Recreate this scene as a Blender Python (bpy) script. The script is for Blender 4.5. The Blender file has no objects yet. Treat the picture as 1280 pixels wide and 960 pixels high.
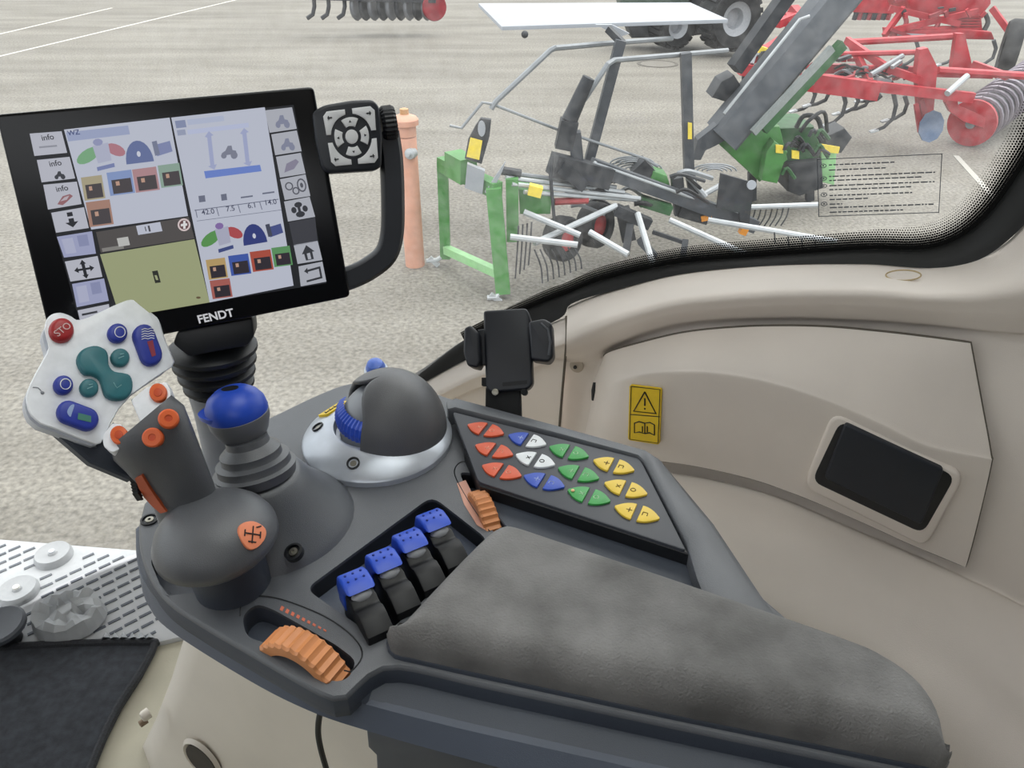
import bpy, bmesh, math, random
from mathutils import Vector as V, Matrix as M
random.seed(7)
S = bpy.context.scene
COL = S.collection

# ------------------------------------------------------------------ camera
CAMZ, PITCH, FPX = 1.15, 32.0, 960.0
cp, sp = math.cos(math.radians(PITCH)), math.sin(math.radians(PITCH))
CAM = V((0, 0, CAMZ)); CR = V((1, 0, 0)); CU = V((0, sp, cp)); CF = V((0, cp, -sp)); CB = -CF
cam = bpy.data.cameras.new('camera'); co = bpy.data.objects.new('camera', cam); COL.objects.link(co)
co.location = CAM; co.rotation_euler = (math.radians(90 - PITCH), 0, 0)
cam.sensor_width = 36; cam.lens = 36 * FPX / 1280; cam.clip_start = .02; cam.clip_end = 500
S.camera = co
# ------------------------------------------------------------------ overcast sky
SKY = 2.1
w = bpy.data.worlds.new('sky'); S.world = w; w.use_nodes = True
nt = w.node_tree; nt.nodes.clear()
o_ = nt.nodes.new('ShaderNodeOutputWorld'); bg = nt.nodes.new('ShaderNodeBackground')
tc = nt.nodes.new('ShaderNodeTexCoord'); sx = nt.nodes.new('ShaderNodeSeparateXYZ'); rp = nt.nodes.new('ShaderNodeValToRGB')
rp.color_ramp.elements[0].position = .0; rp.color_ramp.elements[0].color = (.62, .66, .70, 1)
rp.color_ramp.elements[1].position = .9; rp.color_ramp.elements[1].color = (1, 1, 1, 1)
nt.links.new(tc.outputs['Generated'], sx.inputs[0]); nt.links.new(sx.outputs[2], rp.inputs[0])
nt.links.new(rp.outputs[0], bg.inputs[0]); bg.inputs[1].default_value = SKY; nt.links.new(bg.outputs[0], o_.inputs[0])
sun = bpy.data.lights.new('sun', 'SUN'); sun.energy = 2.2; sun.angle = math.radians(60); sun.color = (1, .97, .93)
so = bpy.data.objects.new('sun', sun); COL.objects.link(so); so.rotation_mode = 'QUATERNION'; so.rotation_quaternion = V((.41 + .2, .91, 1.9)).to_track_quat('Z', 'Y')
S.view_settings.view_transform = 'Standard'; S.view_settings.look = 'None'
S.view_settings.exposure = .15; S.view_settings.gamma = 1; S.view_settings.use_curve_mapping = False

# ------------------------------------------------------------------ helpers: projection of photo pixels on real planes
TF = V((-.912, .410, 0)).normalized()      # tractor forward
TR = V((TF.y, -TF.x, 0))                   # tractor right, away from the camera
UP = V((0, 0, 1))
GZ = -1.65                                 # yard level; cab floor is z = 0
def ray(x, y): return CR * ((x - 640) / FPX) + CU * ((480 - y) / FPX) + CF
def on(x, y, O, N):
    r = ray(x, y); return CAM + r * ((O - CAM).dot(N) / r.dot(N))
def hz(x, y, z): return on(x, y, V((0, 0, z)), UP)
def yy(x, y, Y): return on(x, y, V((0, Y, 0)), V((0, 1, 0)))
def dp(x, y, d): return on(x, y, TR * d, TR)
def dep(x, y, t): return CAM + ray(x, y) * t
def gr(x, y): return hz(x, y, GZ)
class Fr:
    def __init__(s, O, X, Z):
        s.Z = Z.normalized(); s.X = (X - s.Z * X.dot(s.Z)).normalized(); s.Y = s.Z.cross(s.X); s.O = O
        s.m = M(((s.X.x, s.Y.x, s.Z.x, O.x), (s.X.y, s.Y.y, s.Z.y, O.y), (s.X.z, s.Y.z, s.Z.z, O.z), (0, 0, 0, 1)))
    def w(s, x, y, z=0): return s.O + s.X * x + s.Y * y + s.Z * z
    def px(s, x, y, h=0): return on(x, y, s.O + s.Z * h, s.Z)
    def uv(s, x, y, h=0):
        d = s.px(x, y, h) - s.O; return (d.dot(s.X), d.dot(s.Y))

# ------------------------------------------------------------------ materials
def lin(h):
    if not isinstance(h, str): return (*h, 1) if len(h) == 3 else h
    r = [int(h[i:i + 2], 16) / 255 for i in (1, 3, 5)]
    return (*[c / 12.92 if c < .04045 else ((c + .055) / 1.055) ** 2.4 for c in r], 1)
MATS = {}
def mat(name, col, rough=.5, metal=0, var=None, bump=None, spec=.5, col2=None, coat=0):
    if name in MATS: return MATS[name]
    m = bpy.data.materials.new(name); m.use_nodes = True; n = m.node_tree; b = n.nodes['Principled BSDF']
    c = lin(col); b.inputs['Roughness'].default_value = rough; b.inputs['Metallic'].default_value = metal
    b.inputs['Specular IOR Level'].default_value = spec; b.inputs['Coat Weight'].default_value = coat
    tcn = n.nodes.new('ShaderNodeTexCoord')
    if var is None: var = (30, .06)
    ns = n.nodes.new('ShaderNodeTexNoise'); ns.inputs['Scale'].default_value = var[0]; ns.inputs['Detail'].default_value = 5
    n.links.new(tcn.outputs['Object'], ns.inputs['Vector'])
    r = n.nodes.new('ShaderNodeValToRGB'); a = var[1]
    c2 = lin(col2) if col2 else tuple(min(1, x * (1 + a)) for x in c[:3]) + (1,)
    c1 = c if col2 else tuple(x * (1 - a) for x in c[:3]) + (1,)
    r.color_ramp.elements[0].position = .35; r.color_ramp.elements[1].position = .65
    r.color_ramp.elements[0].color = c1; r.color_ramp.elements[1].color = c2
    n.links.new(ns.outputs['Fac'], r.inputs[0]); n.links.new(r.outputs[0], b.inputs['Base Color'])
    if bump:
        n2 = n.nodes.new('ShaderNodeTexNoise'); n2.inputs['Scale'].default_value = bump[0]; n2.inputs['Detail'].default_value = 3
        n.links.new(tcn.outputs['Object'], n2.inputs['Vector'])
        bp = n.nodes.new('ShaderNodeBump'); bp.inputs['Strength'].default_value = bump[1]; bp.inputs['Distance'].default_value = .001
        n.links.new(n2.outputs['Fac'], bp.inputs['Height']); n.links.new(bp.outputs[0], b.inputs['Normal'])
    MATS[name] = m; return m
def glow(col, k=.66):
    name = 'screen_' + str(col)
    if name in MATS: return MATS[name]
    m = bpy.data.materials.new(name); m.use_nodes = True; n = m.node_tree; b = n.nodes['Principled BSDF']
    b.inputs['Base Color'].default_value = (.01, .01, .01, 1); b.inputs['Roughness'].default_value = .35
    b.inputs['Specular IOR Level'].default_value = .3
    b.inputs['Emission Color'].default_value = lin(col); b.inputs['Emission Strength'].default_value = k
    MATS[name] = m; return m
beige = mat('beige_plastic', '#dcd3ca', .5, var=(6, .05), bump=(900, .25))
beige_l = mat('pedestal_plastic', '#dcd5ca', .55, var=(5, .05), bump=(700, .2))
dgrey = mat('console_grey', '#54575c', .36, spec=.65, var=(14, .08), bump=(1400, .35))
dgrey2 = mat('console_dark', '#3c424d', .45, var=(14, .06), bump=(1400, .3))
lever_g = mat('lever_grey', '#55575b', .38, spec=.6, var=(20, .08), bump=(1200, .3))
black = mat('black_plastic', '#16181c', .45, var=(20, .15))
blackm = mat('black_matte', '#0d0e10', .8, var=(20, .15))
rubber = mat('rubber_black', '#1d1f22', .5, var=(30, .12))
silver = mat('silver_plate', '#eef1f6', .35, var=(120, .04), spec=.6)
silver_r = mat('silver_ring', '#c0c6cf', .3, metal=.35, var=(60, .04))
steel = mat('bright_steel', '#c9ccd0', .3, metal=.8, var=(60, .05))
screwm = mat('screw_steel', '#9a978c', .35, metal=.9)
blue = mat('blue_plastic', '#2850c4', .38, var=(30, .08))
blue_d = mat('blue_button', '#27389b', .4, var=(30, .08))
teal = mat('teal_button', '#2f6f78', .4, var=(40, .08))
red_b = mat('red_button', '#a8262a', .4, var=(40, .08))
orange = mat('orange_button', '#d9602c', .42, var=(40, .08))
orange_w = mat('orange_wheel', '#cf8a58', .45, var=(40, .06))
orange_s = mat('orange_sticker', '#e98a63', .5, var=(60, .05))
white_p = mat('white_print', '#e8eaee', .5)
black_p = mat('black_print', '#15161a', .5)
yellow = mat('yellow_sticker', '#e8c422', .45, var=(60, .05))

# ------------------------------------------------------------------ mesh helpers
def new(): return bmesh.new()
def thing(name, label, cat, loc, group=None, kind=None):
    o = bpy.data.objects.new(name, None); COL.objects.link(o); o.location = loc; o.empty_display_size = .02
    tag(o, label, cat, group, kind); return o
def tag(o, label=None, cat=None, group=None, kind=None):
    if label: o['label'] = label
    if cat: o['category'] = cat
    if group: o['group'] = group
    if kind: o['kind'] = kind
    return o
def root_loc(p):
    q = V((0, 0, 0))
    while p is not None: q += V(p.location); p = p.parent
    return q
def obj(name, bm, mats, parent=None, ang=35, flat=False, label=None):
    if not isinstance(mats, (list, tuple)): mats = [mats]
    bmesh.ops.recalc_face_normals(bm, faces=bm.faces) if not flat else None
    if parent is not None: org = root_loc(parent)
    else:
        xs = [v.co for v in bm.verts]
        org = V(((min(v.x for v in xs) + max(v.x for v in xs)) / 2, (min(v.y for v in xs) + max(v.y for v in xs)) / 2, min(v.z for v in xs)))
    for v in bm.verts: v.co -= org
    me = bpy.data.meshes.new(name); bm.to_mesh(me); bm.free()
    for m in mats: me.materials.append(m)
    if not flat:
        me.shade_smooth(); me.set_sharp_from_angle(angle=math.radians(ang))
    o = bpy.data.objects.new(name, me); COL.objects.link(o)
    if parent is not None: o.parent = parent
    else: o.location = org
    if label: o['label'] = label
    return o
def inst(name, me, mw, parent):
    o = bpy.data.objects.new(name, me); COL.objects.link(o); o.parent = parent
    o.matrix_basis = M.Translation(-root_loc(parent)) @ mw; return o
def prism(bm, top, off, bev=0, seg=2, mi=0, both=False):
    """solid from a closed polygon (world points) extruded by vector off; bevels the rim of the first face"""
    n = len(top); a = [bm.verts.new(p) for p in top]; b = [bm.verts.new(p + off) for p in top]
    f1 = bm.faces.new(a); f2 = bm.faces.new(b[::-1]); fs = [f1, f2]
    for i in range(n): fs.append(bm.faces.new((a[i], b[i], b[(i + 1) % n], a[(i + 1) % n])))
    for f in fs: f.material_index = mi
    if bev:
        ed = list(f1.edges) + (list(f2.edges) if both else [])
        bmesh.ops.recalc_face_normals(bm, faces=fs)
        bmesh.ops.bevel(bm, geom=ed, offset=bev, segments=seg, profile=.5, affect='EDGES', clamp_overlap=True)
    return bm
def poly(bm, pts, mi=0):
    f = bm.faces.new([bm.verts.new(p) for p in pts]); f.material_index = mi; return f
def tube(bm, pts, r, seg=8, mi=0, cap=True, flatten=None):
    pts = [V(p) for p in pts]; n = len(pts); rs = r if isinstance(r, (list, tuple)) else [r] * n
    rings = []; t0 = (pts[1] - pts[0]).normalized()
    ref = UP if abs(t0.z) < .9 else V((1, 0, 0)); nx = (ref - t0 * ref.dot(t0)).normalized()
    for i in range(n):
        t = (pts[min(i + 1, n - 1)] - pts[max(i - 1, 0)]).normalized()
        nx = (nx - t * nx.dot(t)).normalized(); ny = t.cross(nx)
        k = flatten or 1
        rings.append([bm.verts.new(pts[i] + nx * (math.cos(a) * rs[i]) + ny * (math.sin(a) * rs[i] * k)) for a in [2 * math.pi * j / seg for j in range(seg)]])
    for i in range(n - 1):
        for j in range(seg):
            f = bm.faces.new((rings[i][j], rings[i][(j + 1) % seg], rings[i + 1][(j + 1) % seg], rings[i + 1][j])); f.material_index = mi
    if cap:
        for g in (rings[0][::-1], rings[-1]):
            f = bm.faces.new(g); f.material_index = mi
    return bm
def bar(bm, a, b, wd, ht, up=UP, mi=0):
    a, b = V(a), V(b); t = (b - a).normalized()
    if abs(t.dot(up)) > .95: up = V((0, 1, 0))
    s = t.cross(up).normalized(); u = s.cross(t)
    vs = [[bm.verts.new(p + s * (i * wd / 2) + u * (j * ht / 2)) for i, j in ((-1, -1), (1, -1), (1, 1), (-1, 1))] for p in (a, b)]
    for j in range(4):
        bm.faces.new((vs[0][j], vs[0][(j + 1) % 4], vs[1][(j + 1) % 4], vs[1][j])).material_index = mi
    bm.faces.new(vs[0][::-1]).material_index = mi; bm.faces.new(vs[1]).material_index = mi
    return bm
def lathe(bm, fr, prof, seg=32, mi=0, a0=0, a1=2 * math.pi, cap=True):
    full = abs(a1 - a0 - 2 * math.pi) < 1e-6; n = seg if full else seg + 1; rings = []
    for r, z in prof:
        rings.append([bm.verts.new(fr.w(r * math.cos(a0 + (a1 - a0) * j / seg), r * math.sin(a0 + (a1 - a0) * j / seg), z)) for j in range(n)])
    for i in range(len(prof) - 1):
        for j in range(seg):
            k = (j + 1) % n
            bm.faces.new((rings[i][j], rings[i][k], rings[i + 1][k], rings[i + 1][j])).material_index = mi
    if cap and full:
        if prof[0][0] > 1e-5: bm.faces.new(rings[0][::-1]).material_index = mi
        if prof[-1][0] > 1e-5: bm.faces.new(rings[-1]).material_index = mi
    bmesh.ops.remove_doubles(bm, verts=bm.verts, dist=1e-6)
    return bm
def crom(pts, n, closed=False):
    pts = [V(p) for p in pts]; m = len(pts); out = []
    segs = m if closed else m - 1
    for k in range(n if closed else n + 1):
        u = k / n * segs; i = min(int(u), segs - 1); t = u - i
        g = (lambda q: pts[q % m]) if closed else (lambda q: pts[q] if 0 <= q < m else (pts[0] * 2 - pts[1] if q < 0 else pts[-1] * 2 - pts[-2]))
        p0, p1, p2, p3 = g(i - 1), g(i), g(i + 1), g(i + 2)
        out.append(.5 * ((2 * p1) + (p2 - p0) * t + (2 * p0 - 5 * p1 + 4 * p2 - p3) * t * t + (3 * p1 - p0 - 3 * p2 + p3) * t ** 3))
    return out
def sp2(pts, n, closed=True): return [(p.x, p.y) for p in crom([V((a, b, 0)) for a, b in pts], n, closed)]
def rnd(pts, r, n=4):
    """round the corners of a 2d polygon"""
    out = []; m = len(pts)
    for i in range(m):
        p = V((*pts[i][:2], 0)); a = V((*pts[i - 1][:2], 0)); b = V((*pts[(i + 1) % m][:2], 0))
        rr = pts[i][2] if len(pts[i]) > 2 else r
        da, db = (a - p), (b - p); q = min(rr, da.length * .45, db.length * .45)
        s, e = p + da.normalized() * q, p + db.normalized() * q
        for k in range(n + 1):
            t = k / n; c = s * (1 - t) ** 2 + p * 2 * t * (1 - t) + e * t * t; out.append((c.x, c.y))
    return out
def loft(bm, rails, nu, nv, mi=0):
    rs = [crom(r, nu) for r in rails]; cols = [crom([r[i] for r in rs], nv) for i in range(nu + 1)]
    vs = [[bm.verts.new(p) for p in c] for c in cols]
    for i in range(nu):
        for j in range(nv): bm.faces.new((vs[i][j], vs[i + 1][j], vs[i + 1][j + 1], vs[i][j + 1])).material_index = mi
    return cols
def rings(bm, rr, mi=0, cap=True):
    vs = [[bm.verts.new(p) for p in r] for r in rr]; n = len(rr[0])
    for i in range(len(rr) - 1):
        for j in range(n): bm.faces.new((vs[i][j], vs[i][(j + 1) % n], vs[i + 1][(j + 1) % n], vs[i + 1][j])).material_index = mi
    if cap: bm.faces.new(vs[0][::-1]).material_index = mi; bm.faces.new(vs[-1]).material_index = mi
    return bm
def ell(bm, c, ax, ay, az, nu=20, nv=12, v0=-90, v1=90, mi=0):
    rr = []
    for j in range(nv + 1):
        t = math.radians(v0 + (v1 - v0) * j / nv)
        rr.append([c + (ax * math.cos(2 * math.pi * i / nu) + ay * math.sin(2 * math.pi * i / nu)) * max(math.cos(t), 1e-4) + az * math.sin(t) for i in range(nu)])
    return rings(bm, rr, mi)
def circ(cx, cy, rx, ry, n=20, rot=0):
    c, s = math.cos(rot), math.sin(rot)
    return [(cx + rx * math.cos(2 * math.pi * i / n) * c - ry * math.sin(2 * math.pi * i / n) * s, cy + rx * math.cos(2 * math.pi * i / n) * s + ry * math.sin(2 * math.pi * i / n) * c) for i in range(n)]
def text(s, fr, size, material, parent, name='lettering', depth=.0002, align='CENTER', bold=0):
    cu = bpy.data.curves.new(name, 'FONT'); cu.body = s; cu.size = size; cu.align_x = align; cu.align_y = 'CENTER'; cu.extrude = depth; cu.offset = bold
    t = bpy.data.objects.new(name, cu); me = bpy.data.meshes.new_from_object(t); bpy.data.objects.remove(t)
    me.materials.clear(); me.materials.append(material); me.name = name
    return inst(name, me, fr.m, parent)

# ================================================================== the setting
def ground_mat():
    m = bpy.data.materials.new('yard_asphalt'); m.use_nodes = True; n = m.node_tree; b = n.nodes['Principled BSDF']
    b.inputs['Roughness'].default_value = .85
    tcn = n.nodes.new('ShaderNodeTexCoord')
    def noise(sc, det, mp=None):
        q = n.nodes.new('ShaderNodeTexNoise'); q.inputs['Scale'].default_value = sc; q.inputs['Detail'].default_value = det
        if mp:
            k = n.nodes.new('ShaderNodeMapping'); k.inputs['Scale'].default_value = mp; n.links.new(tcn.outputs['Object'], k.inputs[0]); n.links.new(k.outputs[0], q.inputs['Vector'])
        else: n.links.new(tcn.outputs['Object'], q.inputs['Vector'])
        return q
    def ramp(src, a, b_, pa, pb):
        r = n.nodes.new('ShaderNodeValToRGB'); e = r.color_ramp.elements; e[0].position = pa; e[1].position = pb; e[0].color = a; e[1].color = b_
        n.links.new(src, r.inputs[0]); return r
    fine = ramp(noise(28, 8).outputs['Fac'], lin('#6d6b67'), lin('#9e9c97'), .3, .68)
    patch = ramp(noise(.55, 5, (.5, 2.2, 1)).outputs['Fac'], lin('#d2cfca'), lin('#f4f2ee'), .35, .65)
    streak = ramp(noise(1.6, 4, (.12, 2.5, 1)).outputs['Fac'], lin('#f3f1ee'), lin('#fbf9f5'), .3, .7)
    def mul(a, c):
        x = n.nodes.new('ShaderNodeMixRGB'); x.blend_type = 'MULTIPLY'; x.inputs[0].default_value = 1; n.links.new(a, x.inputs[1]); n.links.new(c, x.inputs[2]); return x
    z = mul(mul(fine.outputs[0], patch.outputs[0]).outputs[0], streak.outputs[0])
    n.links.new(z.outputs[0], b.inputs['Base Color'])
    bp = n.nodes.new('ShaderNodeBump'); bp.inputs['Strength'].default_value = .5; bp.inputs['Distance'].default_value = .01
    n.links.new(noise(60, 4).outputs['Fac'], bp.inputs['Height']); n.links.new(bp.outputs[0], b.inputs['Normal'])
    return m
bm = new(); poly(bm, [V((-60, -20, GZ)), V((60, -20, GZ)), V((60, 90, GZ)), V((-60, 90, GZ))])
tag(obj('ground', bm, ground_mat(), flat=True), 'pale grey asphalt yard outside the cab windows', kind='structure')
grass_m = mat('grass', '#6f8a4c', .9, var=(3, .25))
bm = new(); prism(bm, [V((12, 33, GZ + .05)), V((60, 33, GZ + .05)), V((60, 48, GZ + .05)), V((12, 48, GZ + .05))], V((0, 0, -.1)))
tag(obj('grass_verge', bm, grass_m), 'green grass verge beyond the red machinery at the far right', 'grass', kind='stuff')
road_m = mat('far_road', '#9fa3a8', .8)
bm = new(); prism(bm, [V((12, 48, GZ + .04)), V((60, 48, GZ + .04)), V((60, 60, GZ + .04)), V((12, 60, GZ + .04))], V((0, 0, -.1)))
tag(obj('far_road', bm, road_m), 'grey road behind the grass verge', kind='structure')
paint = mat('worn_white_line', '#cdc9c1', .8, var=(9, .1))
for k, (a, b) in enumerate((((-40, 80), (345, -12)), ((-40, 52), (140, 10)), ((1195, 195), (1290, 300)))):
    A, B = gr(*a), gr(*b); s = (B - A).cross(UP).normalized() * .035
    bm = new(); prism(bm, [A - s + UP * .006, B - s + UP * .006, B + s + UP * .006, A + s + UP * .006], V((0, 0, -.01)))
    tag(obj('painted_line', bm, paint if k < 2 else mat('faint_line', '#a8a59e', .8)), ['long pale worn line crossing the yard behind the screen', 'shorter pale worn line at the far left of the yard', 'faint pale line on the yard by the red roller'][k], 'line')
# manhole
c = gr(822, 80); f = Fr(c, V((1, 0, 0)), UP); t = thing('manhole', 'round manhole cover set in the yard behind the rake', 'manhole', c)
bm = new(); lathe(bm, f, [(.42, 0), (.42, .01), (.36, .012), (.36, .004)], 32); obj('ring', bm, mat('manhole_ring', '#605c56', .8), t)
bm = new(); lathe(bm, f, [(.355, 0), (.355, .008), (.0, .008)], 32); obj('cover', bm, mat('manhole_cover', '#77736c', .8), t)

# ---- cab floor
floor_m = mat('cab_floor', '#b9b4a2', .7, var=(8, .1), bump=(300, .3))
def fr2(f, r, z): return TF * f + TR * r + UP * z
bm = new(); prism(bm, [fr2(-1, -.9, 0), fr2(1.25, -.9, 0), fr2(1.3, .4, 0), fr2(1.05, .72, 0), fr2(.5, .98, 0), fr2(-1, .98, 0)], V((0, 0, -.06)))
tag(obj('floor', bm, floor_m), 'pale grey cab floor beside the mat', kind='structure')
# ---- unseen cab roof, added to shade the interior
bm = new(); HF0, HF1, HR0, HR1 = -.3, .55, .0, .85          # hatch opening, added to let top light in
for f0, f1, r0, r1 in ((-1.0, HF0, -.85, 1.06), (HF1, 1.25, -.85, .85), (HF0, HF1, -.85, HR0), (HF0, HF1, HR1, 1.06)):
    prism(bm, [fr2(f0, r0, 1.85), fr2(f1, r0, 1.85), fr2(f1, r1, 1.85), fr2(f0, r1, 1.85)], V((0, 0, .08)))
tag(obj('ceiling', bm, mat('headliner', '#b5ab9a', .9)), 'unseen beige cab roof lining added to shade the interior', kind='structure')

bm = new(); prism(bm, [fr2(-1.0, -.85, 0), fr2(1.25, -.85, 0), fr2(1.25, -.85, 1.35), fr2(-1.0, -.85, 1.35)], TR * -.05)  # unseen side wall, added to cut side light in the cab
tag(obj('added_wall_left', bm, mat('added_wall_dark', '#4a4846', .8)), 'unseen dark cab side wall added to block side light', kind='structure')
bm = new(); prism(bm, [fr2(-1.0, -.85, 0), fr2(-1.0, 1.0, 0), fr2(-1.0, 1.0, 1.85), fr2(-1.0, -.85, 1.85)], TF * -.05)  # unseen full-height rear wall, added to cut light from behind
tag(obj('added_wall_back', bm, MATS['added_wall_dark']), 'unseen dark rear cab wall added to block light from behind', kind='structure')
# ---- beige side wall
XS = [708, 740, 775, 850, 960, 1080, 1160, 1230, 1300, 1400]
def rail(ys, ds, xs=None):
    xs = xs or XS
    return [dp(x, y, d) for x, y, d in zip(xs, ys, ds if isinstance(ds, (list, tuple)) else [ds] * len(xs))]
xr0 = [710, 735, 775, 850, 960, 1080, 1160, 1226, 1282, 1372]
W_RAILS = [
    rail([384, 373, 360, 341, 330, 328, 333, 320, 277, 120], 1.0, xr0),
    rail([398, 388, 376, 357, 346, 344, 349, 340, 305, 170], .955, [709, 735, 775, 850, 960, 1080, 1160, 1231, 1296, 1400]),
    rail([420, 408, 394, 375, 365, 363, 368, 364, 340, 240], .91, [708, 736, 775, 850, 960, 1080, 1160, 1234, 1305, 1410]),
    rail([438, 424, 409, 389, 380, 379, 384, 388, 380, 320], .908, [708, 738, 775, 850, 960, 1080, 1160, 1236, 1320, 1440]),
    rail([450, 440, 424, 402, 395, 398, 404, 412, 415, 400], [.93, .925, .92, .92, .92, .92, .92, .915, .92, .93], [707, 739, 775, 850, 960, 1080, 1160, 1236, 1330, 1450]),
    rail([462, 458, 438, 416, 410, 415, 424, 434, 445, 450], [.955, .95, .94, .932, .93, .93, .93, .92, .92, .92], [706, 740, 775, 850, 960, 1080, 1160, 1238, 1330, 1450]),
    rail([500, 498, 480, 466, 474, 512, 550, 592, 630, 690], [.965, .96, .90, .882, .88, .88, .88, .876, .865, .86], [703, 740, 775, 850, 960, 1080, 1160, 1242, 1330, 1450]),
    rail([570, 575, 578, 584, 606, 655, 690, 725, 765, 820], [.955, .94, .868, .862, .862, .862, .862, .855, .845, .84], [697, 735, 775, 850, 960, 1080, 1160, 1240, 1320, 1440]),
    rail([585, 590, 592, 596, 622, 672, 708, 745, 790, 850], [.93, .92, .85, .84, .84, .838, .835, .83, .82, .82], [697, 735, 775, 850, 960, 1080, 1160, 1236, 1315, 1430]),
    rail([625, 630, 634, 645, 685, 742, 790, 840, 900, 980], [.86, .84, .79, .76, .755, .75, .74, .73, .72, .72], [697, 735, 775, 850, 960, 1080, 1150, 1215, 1285, 1400]),
    rail([720, 725, 730, 745, 790, 850, 905, 970, 1050, 1150], [.70, .69, .68, .67, .665, .66, .65, .64, .63, .63], [697, 735, 775, 850, 950, 1060, 1120, 1180, 1250, 1370]),
    rail([900, 910, 920, 940, 990, 1060, 1120, 1190, 1280, 1400], .62, [690, 730, 770, 840, 930, 1030, 1090, 1150, 1220, 1340]),
    rail([1250] * 10, .62, [690, 730, 770, 840, 930, 1030, 1090, 1150, 1220, 1340]),
]
bm = new(); loft(bm, W_RAILS, 90, 120)
wall = tag(obj('wall_right', bm, beige, ang=80), 'beige moulded plastic side wall of the cab with a curved ledge', kind='structure')
# front stretch of the ledge, beyond the vertical joint
FX = [330, 400, 460, 525, 580, 640, 709]
bm = new(); loft(bm, [rail([595, 552, 515, 480, 450, 424, 396], 1.0, FX), rail([612, 568, 530, 493, 463, 438, 410], .955, FX), rail([630, 585, 545, 506, 476, 452, 425], .925, FX),
    rail([640, 596, 560, 520, 490, 468, 440], .93, FX), rail([660, 640, 610, 570, 545, 530, 500], .945, [330, 400, 460, 520, 575, 635, 704]),
    rail([900] * 7, .95, [330, 400, 460, 520, 570, 625, 695])], 40, 40)
tag(obj('trim_1', bm, beige, ang=80), 'lower front stretch of the beige window ledge behind the phone holder', kind='structure')
bm = new(); tube(bm, [dp(708, 396, .985), dp(708.5, 412, .945), dp(708, 430, .908), dp(706, 455, .93), dp(702, 500, .945), dp(697, 560, .945)], .0022, 6)
obj('joint_gap', bm, mat('joint_dark', '#5d564c', .8), wall)  # dark line along the vertical joint
# screw dimple, oval plug, vent slot
def disc_on(p, nrm, r, h, m, parent, name, sq=1.0, xd=None, ringm=None):
    f = Fr(p, xd or V((1, 0, 0)), nrm); b_ = new()
    rr = []
    for (q, z) in ((1, 0), (1, h * .6), (.85, h), (.0001, h)): rr.append([f.w(r * q * math.cos(a), r * q * sq * math.sin(a), z) for a in [2 * math.pi * k / 24 for k in range(24)]])
    rings(b_, rr); return obj(name, b_, m, parent)
nin = (-TR + UP * .1).normalized()
disc_on(dp(721, 457, .944), nin, .011, .002, mat('dimple', '#b3a797', .6), wall, 'screw_dimple')
disc_on(dp(719, 459, .940), nin, .0028, .002, black, wall, 'screw_hole')
ring = new(); pts = [dp(x, y, .955 - .0012 * (y - 345)) for x, y in circ(1129, 345, 22, 6.5, 28)]
tube(ring, [p + UP * .001 for p in pts] + [pts[0] + UP * .001], .0009, 5, cap=False); obj('oval_plug', ring, mat('plug_line', '#b29d73', .6), wall)
tube(b := new(), [dp(743, 478, .93), dp(742, 488, .925), dp(741, 500, .925)], [.002, .0035, .002], 8); obj('vent_slot', b, black, wall)

# ---- window: black seal, dotted band, pane
seal_lo = [(330, 598), (400, 555), (460, 518), (525, 481), (580, 451), (640, 425), (700, 398), (714, 380), (760, 365), (850, 343), (960, 332), (1080, 330), (1160, 335), (1215, 328), (1257, 303), (1300, 258), (1345, 190), (1385, 60), (1400, -120)]
seal_hi = [(330, 585), (400, 540), (460, 502), (525, 463), (580, 425), (640, 395), (690, 374), (712, 366), (757, 349), (845, 330), (958, 320), (1080, 312), (1150, 312), (1195, 300), (1234, 270), (1270, 222), (1305, 160), (1345, 40), (1360, -130)]
bm = new(); loft(bm, [[dp(x, y, .992) for x, y in seal_lo], [dp(x * .5 + a * .5, y * .5 + c * .5, 1.0) for (x, y), (a, c) in zip(seal_lo, seal_hi)], [dp(x, y, 1.02) for x, y in seal_hi], [dp(x, y + 4, 1.045) for x, y in seal_hi]], 90, 9)
tag(obj('trim_2', bm, mat('seal_rubber', '#0b0c0b', .6), ang=80), 'black rubber seal along the lower edge of the window', kind='structure')
def frit_mat():
    m = bpy.data.materials.new('frit_dots'); m.use_nodes = True; n = m.node_tree; n.nodes.clear()
    out = n.nodes.new('ShaderNodeOutputMaterial'); mix = n.nodes.new('ShaderNodeMixShader'); tr = n.nodes.new('ShaderNodeBsdfTransparent'); df = n.nodes.new('ShaderNodeBsdfDiffuse'); df.inputs[0].default_value = (.01, .01, .01, 1)
    uv = n.nodes.new('ShaderNodeUVMap'); sep = n.nodes.new('ShaderNodeSeparateXYZ'); n.links.new(uv.outputs[0], sep.inputs[0])
    def mth(op, a, b=None):
        k = n.nodes.new('ShaderNodeMath'); k.operation = op
        for i, v in enumerate((a, b)):
            if v is None: continue
            if isinstance(v, (int, float)): k.inputs[i].default_value = v
            else: n.links.new(v, k.inputs[i])
        return k.outputs[0]
    N = 330
    row = mth('FLOOR', mth('MULTIPLY', sep.outputs[1], N)); odd = mth('MULTIPLY', mth('MODULO', row, 2), .5)
    a = mth('SUBTRACT', mth('FRACT', mth('ADD', mth('MULTIPLY', sep.outputs[0], N), odd)), .5); b = mth('SUBTRACT', mth('FRACT', mth('MULTIPLY', sep.outputs[1], N)), .5)
    d = mth('SQRT', mth('ADD', mth('MULTIPLY', a, a), mth('MULTIPLY', b, b)))
    sz = mth('SUBTRACT', .78, mth('MULTIPLY', sep.outputs[1], 19))
    n.links.new(mth('LESS_THAN', d, sz), mix.inputs[0]); n.links.new(tr.outputs[0], mix.inputs[1]); n.links.new(df.outputs[0], mix.inputs[2]); n.links.new(mix.outputs[0], out.inputs[0])
    return m
fr_lo = [(x, y) for x, y in seal_hi[4:]]
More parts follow.
